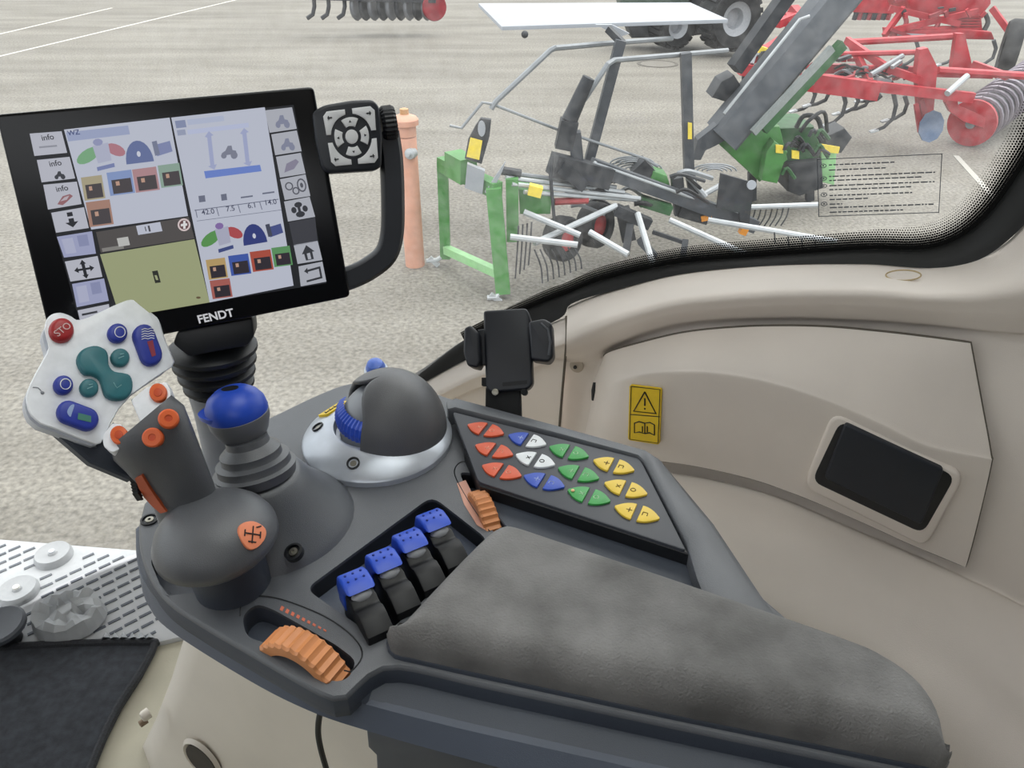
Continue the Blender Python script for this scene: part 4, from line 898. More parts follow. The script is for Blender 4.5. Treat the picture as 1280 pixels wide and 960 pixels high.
# hood: dome shell whose opening faces left
bm = new(); rr = []; NU = 48
for j in range(17):
    e = math.radians(90 * j / 16); row = []; q = max(0, min(1, (j - 6) / 9)); k_ = q * q * (3 - 2 * q) * .999
    lo_a, hi_a = math.radians(-112 - 40 * k_), math.radians(148 + 60 * k_)
    for i in range(NU + 1):
        a = lo_a + (hi_a - lo_a) * i / NU
        row.append(f.w(.063 * math.cos(e) * math.cos(a), .063 * math.cos(e) * math.sin(a), .012 + .07 * math.sin(e)))
    rr.append(row)
vv = [[bm.verts.new(p) for p in r] for r in rr]
for i in range(16):
    for j in range(NU): bm.faces.new((vv[i][j], vv[i][j + 1], vv[i + 1][j + 1], vv[i + 1][j]))
bmesh.ops.remove_doubles(bm, verts=bm.verts, dist=1e-6)
hd = obj('hood', bm, mat('hood_grey', '#5c5d60', .36, var=(20, .06), bump=(1400, .3)), dm, ang=60)
md = hd.modifiers.new('thick', 'SOLIDIFY'); md.thickness = .004; md.offset = -1
f = f0
for x, y in ((400, 533), (447, 570)):
    d_ = (hz(x, y, ZD + .018) - f.w(0, 0, .018)); d_.z = 0; q_ = f.w(0, 0, .017) + d_.normalized() * .066; f3 = Fr(q_, V((1, 0, 0)), d_.normalized() * .5 + UP)
    bm = new(); lathe(bm, f3, [(.007, -.006), (.007, .0015), (.0055, .0015), (.005, -.002), (0, -.002)], 18); sc = obj('screw_well', bm, black, dm)
    bm = new(); lathe(bm, f3, [(.0035, -.003), (.0035, 0), (0, 0)], 12); obj('screw', bm, screwm, sc)
d_ = (hz(402, 505, ZD + .016) - f.w(0, 0, .016)); d_.z = 0; q_ = f.w(0, 0, .0165) + d_.normalized() * .0665
f3 = Fr(q_, UP.cross(d_), d_.normalized() * .5 + UP)
bm = new(); prism(bm, [f3.w(a, b, .0018) for a, b in rnd([(-.017, -.010), (.017, -.010), (.017, .009), (-.017, .009)], .002, 2)], f3.Z * -.003); ys = obj('yellow_sticker', bm, yellow, dm)
bm = new()
for a in (-.01, -.004, .003, .01): tube(bm, [f3.w(a, -.004, .002), f3.w(a + .004, .003, .002), f3.w(a - .002, .001, .002)], .0009, 4)
obj('sticker_symbol', bm, black_p, dm)
tb = hz(470, 462, ZD + .045); f3 = Fr(tb, V((1, 0, 0)), V((0, -.3, 1)))
bm = new(); lathe(bm, f3, [(.014, -.04), (.014, .0), (.01, .004), (0, .005)], 20); obj('rear_switch_body', bm, silver_r, dm)
bm = new(); lathe(bm, f3, [(.011, -.01), (.0115, .005), (.009, .011), (.004, .013), (0, .0135)], 20); obj('rear_switch_cap', bm, mat('light_blue', '#5f7fd8', .35), dm)

# ---- finger levers
du = (hz(474, 775, ZD) - hz(448, 731, ZD)).normalized(); dvv = V((-du.y, du.x, 0))
capx = [(446, 729), (481, 702), (514, 677), (543, 652)]
def prof_prism(fr, prof, hw, bev, seg=2):
    b_ = new(); prism(b_, [fr.w(x, hw, z) for x, z in prof], fr.Y * (-2 * hw), bev, seg, both=True); return b_
names = ['first blue-capped finger lever, nearest the joystick and orange wheel', 'second blue-capped finger lever from the joystick', 'third blue-capped finger lever, second from the silver dome', 'fourth blue-capped finger lever, nearest the silver dome control']
for i, (x, y) in enumerate(capx):
    p = hz(x, y, ZD + .022); f = Fr(V((p.x, p.y, ZD - .02)), du, UP)
    t = thing('finger_lever', names[i], 'lever', f.O, 'blue capped finger levers')
    bm = prof_prism(f, [(-.017, .012), (-.02, .03), (-.016, .042), (-.006, .047), (.006, .046), (.012, .043), (.005, .039), (.0, .032), (-.002, .012)], .0128, .0025, 3); cp_ = obj('blue_cap', bm, blue, t, ang=40)
    bm = prof_prism(f, [(-.012, 0), (-.008, .03), (.004, .036), (.014, .037), (.018, .034), (.022, .034), (.028, .037), (.036, .035), (.048, .028), (.05, 0)], .0115, .0015, 2); obj('lever_body', bm, mat('lever_black', '#0f1013', .45, spec=.35, var=(30, .1)), t, ang=40)
    bm = new(); ell(bm, f.w(.010, 0, .036), f.X * .006, f.Y * .0095, f.Z * .005, 16, 8); obj('thumb_rest', bm, mat('thumb_rest', '#8d8f94', .45), t)
    for a in (-.008, -.0005):
        for b in (-.007, 0, .007):
            bm = new(); ell(bm, f.w(a, b, .0468), f.X * .0012, f.Y * .0012, f.Z * .0009, 8, 6); obj('grip_dot', bm, mat('dot_blue', '#17318c', .4), cp_)

# ---- orange thumb wheels
def wheel(p0, p1, zoff, R, wd, label, m):
    a, b = hz(*p0, ZD + .01), hz(*p1, ZD + .01); tdir = (b - a).normalized(); axd = V((-tdir.y, tdir.x, 0))
    c_ = a.lerp(b, .5); c_.z = ZD + zoff; f_ = Fr(c_, tdir, axd)
    t_ = thing('thumb_wheel', label, 'wheel', c_, 'orange thumb wheels'); b_ = new(); rr = []
    N = 56; A_ = math.radians(78)
    for z, q in ((-wd / 2, .72), (-wd / 2, .95), (-wd / 2 + .002, 1), (wd / 2 - .002, 1), (wd / 2, .95), (wd / 2, .72)):
        row = []
        for k in range(N + 1):
            a_ = -A_ + 2 * A_ * k / N; rad = R * q - .0022 * abs(math.sin(k * math.pi / 4)) * (q > .9); row.append(c_ + tdir * (rad * math.sin(a_)) + UP * (rad * math.cos(a_)) + axd * z)
        rr.append(row)
    vv_ = [[b_.verts.new(p) for p in r] for r in rr]
    for i in range(6):
        for k in range(N): b_.faces.new((vv_[i][k], vv_[i][k + 1], vv_[(i + 1) % 6][k + 1], vv_[(i + 1) % 6][k]))
    for k in (0, N): b_.faces.new([vv_[i][k] for i in range(6)])
    rm = obj('ribbed_rim', b_, m, t_, ang=30)
    b_ = new(); lathe(b_, Fr(c_ + UP * R * .25, tdir, axd), [(R * .45, -wd * .3), (R * .45, wd * .3)], 24); obj('hub', b_, dgrey2, t_)
    return t_
wheel((332, 789), (421, 832), -.022, .043, .023, 'large orange ribbed thumb wheel at the near edge of the console', orange_w)
wheel((592, 606), (617, 652), -.02, .036, .017, 'smaller orange ribbed thumb wheel beside the keypad and armrest', orange_w)
# printed scale and groove lines on the deck
bm = new()
for k in range(9):
    x, y = 352 + k * 6.6, 757 + k * 3.6; s_ = 5 - k * .4
    prism(bm, [hz(a, b, ZD + .0004) for a, b in ((x, y), (x + 3.4, y + 2), (x + 3.4 - s_ * .5, y + 2 + s_), (x - s_ * .5, y + s_))], UP * -.001)
obj('wheel_scale', bm, mat('scale_print', '#c96a4f', .6), con)
def groove(pts, n=30):
    b_ = new(); tube(b_, crom([hz(x, y, ZD + .0003) for x, y in pts], n), .0006, 5); return obj('deck_groove', b_, black, con)
groove([(300, 770), (303, 752), (322, 745), (355, 750), (405, 770), (440, 795), (453, 818), (440, 838), (430, 838)])
groove([(590, 577), (575, 578), (568, 588), (572, 602), (588, 630), (605, 655), (612, 664)])
bm = new(); prism(bm, [hz(x, y, ZD + .0006) for x, y in ((571, 604), (582, 600), (610, 655), (606, 662), (596, 656), (580, 630))], UP * -.0015); obj('wheel_label', bm, mat('pale_orange', '#cf9a86', .5), con)

# ---- keypad
ZK = ZD + .02
kpd = thing('membrane_keypad', 'dark function keypad with coloured lens-shaped key pairs', 'keypad', hz(700, 590, ZD))
pq = [(565, 514), (800, 573), (858, 688), (598, 602)]
bm = new(); prism(bm, [hz(x, y, ZK) for x, y in rnd(pq, 5, 3)], V((0, 0, -.006)), .0012, 2); obj('key_panel', bm, mat('panel_dark', '#3c3f46', .45, var=(20, .06)), kpd)
bm = new(); prism(bm, [hz(x, y, ZK - .003) for x, y in ((580, 560), (600, 607), (862, 693), (800, 590))], V((0, 0, -.018)), .001, 1); obj('panel_front', bm, black, kpd)
# raised rim round the keypad
rim_o = [hz(x, y, ZK + .002) for x, y in ((558, 500), (570, 496), (690, 529), (808, 562), (826, 573), (892, 652), (952, 742), (995, 800))]
rim_i = [hz(x, y, ZK + .002) for x, y in ((560, 512), (569, 510), (690, 540), (797, 569), (806, 578), (858, 676), (872, 722), (900, 790))]
for k in range(2):
    pass
bm = new(); rr = []
for a, b in zip(rim_o, rim_i): rr.append([a - UP * .028, a - UP * .003, a.lerp(b, .15), b.lerp(a, .08), b - UP * .002, b - UP * .028])
rings(bm, rr); obj('keypad_rim', bm, dgrey, con, ang=50)
bm = new(); prism(bm, [hz(x, y, ZD + .003) for x, y in ((600, 618), (866, 704), (880, 742), (640, 668))], V((0, 0, -.006)), .001, 1); obj('tray', bm, dgrey2, con)
kcol = {'r': mat('key_red', '#d2552f', .4), 'b': mat('key_blue', '#2f50b4', .4), 'w': mat('key_white', '#dfe3e6', .4), 'g': mat('key_green', '#3f9d4e', .4), 'y': mat('key_yellow', '#e6c544', .4)}
icol = {'r': mat('ico_r', '#f1a68c', .5), 'b': mat('ico_b', '#b4c4f0', .5), 'w': black_p, 'g': mat('ico_g', '#b4e0b4', .5), 'y': mat('ico_y', '#6a5414', .5)}
kd = (hz(800, 573, ZK) - hz(565, 514, ZK)).normalized()
prs = [((607, 538), 'rr'), ((617.5, 564), 'rr'), ((627, 590), 'rr'), ((659, 551), 'bw'), ((669, 576), 'ww'), ((680, 603), 'bb'), ((711, 566), 'gg'), ((723, 593), 'gg'), ((736, 621), 'gg'), ((767, 583), 'yy'), ((782, 612), 'yy'), ((796, 642), 'yy')]
halfs = []
for side in (-1, 1):
    n_ = 8; up_ = [(side * (.0025 + .0165 * k / n_), .0088 * math.cos(math.pi / 2 * (k / n_) ** 1.1) ** .8 if k < n_ else 0.0008) for k in range(n_ + 1)]
    pts = up_ + [(x, -y) for x, y in up_[::-1]]
    b_ = new(); prism(b_, [V((x, y, .0022)) for x, y in pts], V((0, 0, -.003)), .0005, 2); o = obj('key', b_, black)
    me = o.data; off_ = V(o.location)
    for v in me.vertices: v.co += off_; v.co.x *= 1.14; v.co.y *= 1.3
    bpy.data.objects.remove(o); halfs.append(me)
def icon_mesh(kind):
    b_ = new()
    if kind == 0: tube(b_, [V((-.002, -.002, 0)), V((.002, .002, 0))], .0005, 4); tube(b_, [V((-.002, .002, 0)), V((.002, -.002, 0))], .0005, 4)
    elif kind == 1: ps = [V((.0024 * math.cos(a), .0024 * math.sin(a), 0)) for a in [k * math.pi / 5 for k in range(11)]]; tube(b_, ps, .0005, 4, cap=False)
    elif kind == 2: tube(b_, [V((-.003, 0, 0)), V((.003, 0, 0))], .0005, 4); tube(b_, [V((0, -.003, 0)), V((0, .003, 0))], .0005, 4)
    else: tube(b_, [V((-.002, -.0025, 0)), V((-.002, .002, 0)), V((.0025, .002, 0)), V((.0025, -.002, 0))], .0005, 4)
    return b_
for i, ((x, y), cc_) in enumerate(prs):
    p = hz(x, y, ZK); mw = Fr(p, kd, UP).m
    for h_, ch in enumerate(cc_):
        me = halfs[h_].copy(); me.materials.clear(); me.materials.append(kcol[ch]); k_ = inst('key', me, mw, kpd)
        b_ = icon_mesh((i * 2 + h_) % 4); md_ = bpy.data.meshes.new('key_icon'); 
        bmesh.ops.translate(b_, verts=b_.verts, vec=V(((-1 if h_ == 0 else 1) * .0075, 0, .0023))); b_.to_mesh(md_); b_.free(); md_.materials.append(icol[ch])
        o = bpy.data.objects.new('key_icon', md_); COL.objects.link(o); o.parent = k_
p = hz(716, 613, ZK + .003); bm = new(); ell(bm, p, V((.002, 0, 0)), V((0, .002, 0)), V((0, 0, .001)), 10, 6); obj('indicator_light', bm, mat('indicator', '#f0c090', .3), kpd)

# ---- phone holder
PY = .80
ph = thing('phone_holder', 'empty black phone holder on a post behind the keypad', 'phone holder', V((yy(636, 515, PY).x, PY + .01, ZD)))
pn = (CB * .9 + UP * .1 + CR * -.12).normalized(); PF = Fr(yy(636, 440, PY), CR, pn)
blk = mat('holder_black', '#1b1e25', .42, var=(30, .15))
bm = new(); prism(bm, P(PF, rnd([(604, 388), (658, 385), (663, 396), (666, 480), (660, 487), (612, 491), (607, 484)], 4, 3)), PF.Z * -.018, .003, 3); bk = obj('cradle_back', bm, blk, ph)
bm = new(); prism(bm, P(PF, rnd([(628, 478), (659, 475), (659, 480), (628, 483)], 1, 2), .0006), PF.Z * -.002); obj('embossed_mark', bm, mat('emboss', '#0e1014', .6), ph)
bm = new(); prism(bm, P(PF, [(597, 412), (612, 410), (612, 455), (597, 457)], -.004), PF.Z * -.012, .001, 1); obj('slide_bar', bm, blk, ph)
bm = new(); prism(bm, P(PF, rnd([(580, 410), (588, 406), (598, 416), (600, 452), (596, 460), (584, 457), (579, 440)], 3, 3), .016), PF.Z * -.034, .003, 3); obj('side_jaw', bm, blk, ph)
bm = new(); prism(bm, P(PF, rnd([(660, 402), (680, 398), (690, 404), (692, 445), (686, 453), (664, 450)], 4, 3), .014), PF.Z * -.03, .004, 3); obj('side_jaw', bm, blk, ph)
bm = new(); tube(bm, [PF.px(676, 404, .0145), PF.px(685, 412, .0145), PF.px(688, 428, .0145), PF.px(686, 444, .0145)], .0015, 6); obj('jaw_pad', bm, mat('pad_edge', '#4a4d52', .4), ph)
bm = new(); prism(bm, P(PF, [(607, 484), (650, 480), (652, 540), (606, 545)], -.006), PF.Z * -.012, .001, 1); obj('post', bm, blackm, ph)
bm = new(); prism(bm, P(PF, [(602, 472), (610, 472), (610, 482), (602, 482)], -.002), PF.Z * -.012); obj('clip', bm, blackm, ph)
for x in (619, 655):
    f3 = Fr(PF.px(x, 490, .0), CR, PF.Z); bm = new(); lathe(bm, f3, [(.004, -.01), (.004, .001), (0, .002)], 12); obj('screw', bm, screwm if x < 630 else blackm, ph)

# ================================================================== the yard outside
grn = mat('machine_green', '#4a8744', .5, var=(9, .12)); grn_l = mat('machine_green_light', '#8fc488', .5, var=(9, .1)); grn_d = mat('machine_green_dark', '#2f5a34', .6, var=(9, .2))
dst = mat('dark_steel', '#44484e', .5, var=(9, .15)); dst2 = mat('dark_frame', '#2c2f34', .55, var=(9, .15)); galv = mat('galvanised', '#b0b4b7', .4, metal=.2, var=(9, .08)); galv_d = mat('galvanised_dull', '#868a8e', .45, metal=.2, var=(9, .08))
tyre = mat('tyre_rubber', '#2a2b2d', .85, var=(9, .2)); rimr = mat('rim_red', '#a83a3c', .55); mred = mat('machine_red', '#ac2833', .5, var=(7, .15)); mred_d = mat('machine_red_dark', '#8e2630', .55, var=(7, .15))
wht = mat('white_sheet', '#9da1a8', .5, var=(4, .04)); yst = mat('yellow_label', '#ecd24a', .5); oref = mat('orange_reflector', '#e0902c', .4); canv = mat('belt_grey', '#565a60', .7, var=(5, .12)); hose = mat('hose_black', '#1f2124', .6)
terra = mat('terracotta', '#d19a83', .7, var=(8, .08))
def Q(x, y, Y): return yy(x, y, Y)
def sc(Y, y=240): return ray(640, y).length and (V((0, Y, 0)).y / ray(640, y).y) / FPX      # metres per photo pixel at depth Y
def pt(name, pts, r, m, parent, seg=7, n=None, **k):
    b_ = new(); pts = [Q(*p) for p in pts]; tube(b_, crom(pts, n) if n else pts, r, seg, **k); return obj(name, b_, m, parent)
def bb(name, a, b, wd, ht, m, parent): bm_ = new(); bar(bm_, Q(*a), Q(*b), wd, ht); return obj(name, bm_, m, parent)
def pp(name, pts, Y, th, m, parent, bev=0):
    b_ = new(); prism(b_, [Q(x, y, Y) for x, y in pts], V((0, th, 0)), bev); return obj(name, b_, m, parent)

# ---- bollard
B0 = gr(519, 331); f = Fr(B0, V((1, 0, 0)), UP); Hb = Q(517, 135, B0.y).z - GZ; rb = 12.5 * sc(B0.y)
t = thing('bollard', 'terracotta red steel bollard standing in the yard beside the screen', 'bollard', B0)
bm = new(); lathe(bm, f, [(rb, 0), (rb, Hb * .83), (rb * .97, Hb * .835)], 28); obj('column', bm, terra, t)
bm = new(); lathe(bm, f, [(rb * 1.02, Hb * .84), (rb * 1.02, Hb * .9), (rb * 1.3, Hb * .905), (rb * 1.3, Hb * .935), (rb * 1.1, Hb * .95), (rb * .5, Hb * .965)], 28); obj('cap', bm, terra, t)
bm = new(); lathe(bm, f, [(rb * .42, Hb * .955), (rb * .42, Hb * .995), (rb * .2, Hb)], 12); obj('top_plug', bm, mat('plug_brass', '#b98f62', .5), t)
c_ = Q(513, 192, B0.y - rb); bm = new(); lathe(bm, Fr(c_, V((1, 0, 0)), V((-.3, -1, .1))), [(.045, -.05), (.045, .02), (.02, .03), (.02, .06), (0, .062)], 12); obj('lock_bolt', bm, galv, t)

# ---- rotary rake
rk = thing('rotary_rake', 'green and grey rotary hay rake with folded arms parked in the yard', 'rake', gr(700, 330))
bb('upright', (553, 200, 6.55), (557, 322, 6.55), .09, .09, grn, rk); bb('upright', (617, 235, 5.95), (629, 366, 5.85), .12, .1, grn, rk); bb('upright', (640, 222, 6.05), (641, 300, 6.05), .1, .1, grn, rk)
bb('cross_beam', (552, 204, 6.55), (622, 238, 5.98), .1, .12, grn, rk); bb('cross_beam', (558, 312, 6.5), (624, 342, 5.9), .07, .07, grn_l, rk); bb('top_plate', (566, 203, 6.4), (586, 214, 6.2), .16, .2, grn, rk)
pp('gear_case', [(648, 236), (690, 246), (688, 268), (650, 268)], 6.1, .25, grn, rk, .01)
pp('document_box', [(584, 205), (606, 214), (603, 243), (581, 235)], 6.0, .06, wht, rk); pp('document_box', [(606, 240), (632, 202), (628, 214), (612, 246)], 5.98, .03, wht, rk)
for a, b, c_ in (((557, 318, 6.55), (546, 325, 6.5), (533, 326, 6.5)), ((627, 360, 5.85), (620, 372, 5.8), (609, 372, 5.8))): pt('support_foot', [a, b, c_], .022, galv, rk)
bb('foot_pad', (537, 322, 6.5), (548, 332, 6.5), .03, .04, galv, rk); bb('foot_pad', (613, 368, 5.8), (627, 378, 5.8), .03, .04, galv, rk)
pp('sign_arm', [(601, 148), (614, 150), (612, 170), (602, 205), (581, 198), (585, 175), (594, 158)], 6.15, .05, dst2, rk); pp('yellow_label', [(588, 172), (603, 176), (599, 200), (583, 196)], 6.13, .01, yst, rk)
bm = new(); c_ = Q(602, 161, 6.13); prism(bm, [c_ + V((.03 * math.cos(a), 0, .06 * math.sin(a))) for a in [k * math.pi / 8 for k in range(16)]], V((0, .015, 0))); obj('oval_reflector', bm, wht, rk)
pt('bent_rod', [(562, 157, 6.15), (577, 160, 6.15), (603, 128, 6.2), (615, 130, 6.2), (700, 163, 6.4), (805, 198, 6.7), (822, 208, 6.75)], .012, galv_d, rk)
pt('guard_tube', [(614, 136, 6.2), (620, 127, 6.2), (688, 63, 6.4), (694, 60, 6.4), (772, 53, 6.9), (840, 48, 7.3)], .022, galv_d, rk); pt('guard_tube', [(712, 150, 6.4), (735, 118, 6.4), (760, 80, 6.45), (768, 75, 6.5), (840, 69, 6.9), (909, 63, 7.3)], .022, galv_d, rk)
bb('mast', (776, 50, 6.6), (736, 202, 6.6), .08, .09, dst, rk); bb('mast', (857, 66, 6.9), (861, 214, 6.9), .085, .09, dst, rk); pp('yellow_label', [(860, 153), (865, 154), (865, 174), (860, 174)], 6.84, .01, yst, rk)
pt('cylinder', [(736, 97, 6.3), (712, 150, 6.3)], [.05, .065], dst2, rk, 12); bb('cylinder_mount', (712, 150, 6.3), (704, 185, 6.3), .14, .14, dst2, rk); bb('link_arm', (718, 165, 6.35), (722, 205, 6.35), .1, .1, dst, rk)
for a, b, wd in (((690, 205, 6.2), (760, 222, 6.35), .17), ((740, 207, 6.35), (845, 245, 6.6), .12), ((845, 245, 6.6), (942, 282, 6.8), .12)): bb('main_beam', a, b, wd, wd, dst2 if wd > .13 else dst, rk)
pt('beam_highlight', [(742, 203, 6.3), (845, 240, 6.53), (905, 262, 6.7)], .014, galv, rk)  # bright tube painting the white highlights along the dark beam
for a, b in (((628, 215, 6.1), (770, 234, 6.4)), ((632, 222, 6.05), (780, 240, 6.4)), ((640, 230, 6.0), (800, 248, 6.4)), ((655, 240, 6.0), (795, 250, 6.45))): pt('push_rod', [a, b], .018, galv_d if a[1] % 2 else galv, rk)
bb('yellow_band', (661, 236, 5.98), (677, 240, 5.98), .08, .08, yst, rk); pt('shaft_guard', [(627, 213, 6.08), (651, 217, 6.1)], .035, dst2, rk); pt('red_hose', [(693, 252, 6.2), (735, 250, 6.25)], .03, rimr, rk)
pt('drop_rod', [(690, 195, 6.15), (688, 220, 6.1), (694, 290, 6.05)], .014, dst2, rk); bb('bracket_tower', (778, 260, 6.4), (786, 300, 6.4), .12, .08, dst2, rk); bb('arm_brace', (800, 300, 6.2), (818, 320, 6.2), .1, .06, dst, rk)
ARMS = [((655, 265, 5.95), (725, 294, 5.85)), ((737, 290, 5.9), (785, 318, 5.7)), ((770, 257, 6.3), (668, 304, 5.8)), ((638, 296, 5.75), (722, 306, 5.7)), ((797, 267, 6.2), (817, 333, 5.75)), ((837, 275, 6.3), (933, 318, 6.0)), ((885, 275, 6.5), (1046, 302, 6.25)), ((938, 259, 6.9), (1022, 256, 6.95)), ((880, 243, 6.8), (900, 232, 6.9)), ((859, 220, 6.8), (882, 246, 6.75))]
for a, b in ARMS: pt('tine_arm', [a, b], .026, galv, rk, 8)
# rake wheels
for x, y, Y in ((703, 298, 6.1), (744, 281, 6.5)):
    f = Fr(Q(x, y, Y), UP, V((.75, -.65, .1))); bm = new(); R_ = 29 * sc(Y)
    lathe(bm, f, [(R_ * .55, -.07), (R_ * .9, -.085), (R_, -.05), (R_, .05), (R_ * .9, .085), (R_ * .55, .07)], 28, cap=False); ty = obj('tyre', bm, tyre, rk)
    bm = new(); lathe(bm, f, [(0, -.05), (R_ * .56, -.06), (R_ * .56, .04), (R_ * .3, .05), (R_ * .12, .07), (0, .07)], 24); obj('wheel_rim', bm, rimr, rk)
# tines
def tine(x, y, Y, dx, dy, bend, m=dst2, r=.007): pt('tine', [(x, y, Y), (x + dx * .4 + bend, y + dy * .5, Y), (x + dx, y + dy, Y)], r, m, rk, 5, 6)
for k in range(4): tine(648 + k * 5.5, 282 - k * 1.5, 5.8, -4, 66 - k * 4, 0)
for k in range(8): tine(668 + k * 7, 312 - k * .4, 5.72, 10, 42 - k * 2.2, 4)
for k in range(7): tine(944 + k * 7, 262 - k * .3, 6.9, -10, 22, 1)
for k in range(4): tine(968 + k * 17, 290 + k * 3, 6.35, 1, 14, 0)
for x, y, R0 in ((793, 212, 1), (893, 214, .8), (790, 205, .8)):
    for k in range(4): 
        rr_ = (8 + 5 * k) * R0; pt('spring_coil', [(x + rr_ * 1.5 * math.cos(a), y - rr_ * .5 * math.sin(a), 6.9 + .02 * k) for a in [math.pi * j / 10 for j in range(11)]], .008, galv_d, rk, 5)
pp('hub_cover', [(817, 214), (834, 220), (840, 240), (824, 236), (812, 228)], 6.75, .2, grn, rk, .01); bb('hub_cover', (800, 250, 6.5), (838, 262, 6.5), .12, .08, grn_d, rk)
bb('gear_hub', (796, 205, 6.85), (812, 222, 6.85), .16, .16, dst2, rk); bb('gear_hub', (848, 262, 6.7), (884, 272, 6.7), .12, .1, dst2, rk)
pp('black_flap', [(901, 217), (943, 229), (936, 284), (926, 287), (924, 266), (896, 260)], 6.6, .03, dst2, rk); bm = new(); lathe(bm, Fr(Q(939, 231, 6.55), V((1, 0, 0)), V((0, -1, .2))), [(.04, 0), (.04, .02), (0, .02)], 16); obj('white_reflector', bm, wht, rk)
bb('orange_reflector', (876, 273, 6.65), (889, 270, 6.65), .05, .05, oref, rk); bb('orange_reflector', (925, 287, 6.6), (933, 290, 6.6), .06, .06, oref, rk)
for k in range(16):
    r1 = random.Random(50 + k); x0, y0 = 700 + r1.random() * 150, 215 + r1.random() * 45; Y0 = 6.25 + r1.random() * .4
    pt('hydraulic_hose', [(x0, y0, Y0), (x0 + 14, y0 - 8 + r1.random() * 10, Y0), (x0 + 30 + r1.random() * 14, y0 + r1.random() * 14, Y0 + .1)], .012 + .012 * r1.random(), (hose, dst2, galv_d)[k % 3], rk, 5, 8)
for a, b, w_ in (((770, 262, 6.3), (812, 280, 6.3), .09), ((790, 268, 6.35), (782, 318, 6.1), .06), ((846, 222, 6.75), (850, 268, 6.7), .1), ((862, 214, 6.85), (870, 262, 6.8), .08), ((700, 208, 6.15), (730, 232, 6.2), .1), ((816, 290, 6.1), (855, 303, 6.1), .03), ((857, 300, 6.1), (853, 325, 6.0), .05)): bb('link_bar', a, b, w_, w_, dst2, rk)
# white sheet on the mast
bm = new(); Zs = Q(627, 33, 6.9).z; sh = [hz(x, y, Zs) for x, y in ((627, 33), (910, 24), (863, 3), (598, 4))]; prism(bm, sh, V((0, 0, -.03)), .004); obj('white_panel', bm, wht, rk)
pp('panel_bracket', [(745, 31), (765, 31), (787, 42), (775, 46)], 6.75, .05, wht, rk); bb('panel_stay', (760, 36, 6.7), (778, 54, 6.62), .05, .05, dst2, rk)
bm = new(); ell(bm, Q(656, 43, 6.9), V((.03, 0, 0)), V((0, .03, 0)), V((0, 0, .03)), 10, 6); obj('panel_lamp', bm, dst2, rk)

# ---- green machine with grey conveyor
gm = thing('conveyor_machine', 'green farm machine with a long sloping grey conveyor trough', 'machine', gr(970, 250))
bm = new(); A_, B_ = Q(903, 172, 8.0), Q(1064, -22, 8.3); d_ = (B_ - A_).normalized(); n_ = V((0, -1, 0)); s_ = d_.cross(n_).normalized()
rr = []
for p in (A_, B_): rr.append([p + s_ * (a * .17) + n_ * b for a, b in ((-1, -.18), (-1, .1), (-.75, .16), (.75, .16), (1, .1), (1, -.18))])
rings(bm, rr); obj('conveyor_trough', bm, canv, gm, ang=20)
bb('side_rail', (953, 162, 7.85), (1053, 55, 8.05), .08, .1, grn_d, gm); bb('side_rail', (941, 166, 7.8), (1040, 60, 8.0), .05, .07, mat('rail_grey', '#8a908f', .5), gm)
pt('silver_rod', [(905, 142, 7.8), (1000, 24, 8.0), (1012, 20, 8.0)], .016, galv, gm); bb('upper_arm', (918, 86, 8.2), (985, -8, 8.4), .12, .14, dst2, gm); pp('pivot_box', [(902, 102), (918, 94), (928, 110), (916, 130), (890, 122)], 8.2, .3, dst2, gm, .01)
pp('lower_bracket', [(872, 175), (898, 155), (912, 172), (895, 182), (882, 188), (876, 200), (866, 200)], 7.9, .15, dst, gm)
pp('body_shell', [(898, 180), (925, 160), (975, 158), (985, 200), (950, 228), (925, 205)], 8.1, .5, grn, gm, .02); pp('body_shell', [(958, 190), (968, 176), (985, 190), (972, 230), (952, 226)], 7.95, .3, grn, gm, .02)
pp('engine_block', [(975, 160), (1018, 158), (1027, 185), (1022, 215), (985, 222), (978, 195)], 8.3, .6, grn_d, gm, .03); pp('gear_block', [(985, 205), (1028, 200), (1030, 236), (1000, 246), (985, 240)], 8.2, .5, dst2, gm, .03); pp('leg_plate', [(1026, 188), (1046, 190), (1043, 232), (1028, 228)], 8.3, .12, grn_l, gm, .01)
pp('motor', [(1030, 172), (1056, 160), (1066, 172), (1052, 192), (1036, 190)], 8.35, .3, dst2, gm, .02); pp('yellow_label', [(1026, 180), (1050, 184), (1048, 192), (1026, 190)], 8.25, .02, yst, gm)
for x, y in ((970, 186), (990, 193)): pp('yellow_label', [(x, y - 5), (x + 9, y - 4), (x + 9, y + 6), (x, y + 5)], 7.9, .02, yst, gm)
pt('hose', [(995, 160, 8.2), (1005, 145, 8.2), (1022, 148, 8.2), (1028, 170, 8.2)], .025, hose, gm, n=12); pt('hose', [(1000, 165, 8.1), (1012, 150, 8.1), (1030, 140, 8.2), (1034, 165, 8.3)], .02, hose, gm, n=12)
for x in (940, 1012): bb('support_leg', (x, 215, 8.3), (x, 250, 8.3), .08, .08, dst2, gm)

# ---- red cultivator
rc = thing('red_cultivator', 'red tine cultivator with ring roller standing at right of the yard', 'cultivator', gr(1130, 160))
bb('front_beam', (1003, 101, 10.8), (1100, 114, 10.4), .16, .22, mred, rc); bb('front_beam', (1095, 108, 10.4), (1216, 122, 10.3), .1, .12, mred, rc); bb('rear_beam', (1020, 85, 11.5), (1240, 92, 11.4), .12, .12, mred_d, rc)
pt('top_rail', [(1042, 68, 11.0), (1160, 65, 10.8)], .035, mred, rc); pt('top_rail', [(1063, 53, 11.6), (1200, 45, 11.5)], .045, mred, rc); pt('side_rail', [(1172, 88, 10.6), (1300, 96, 10.9)], .05, mred, rc)
pp('tower', [(1150, 62), (1160, 60), (1172, 84), (1166, 150), (1150, 150), (1146, 90)], 10.5, .12, mred, rc); pp('tower', [(1196, 42), (1206, 42), (1216, 85), (1190, 85)], 11.4, .1, mred, rc)
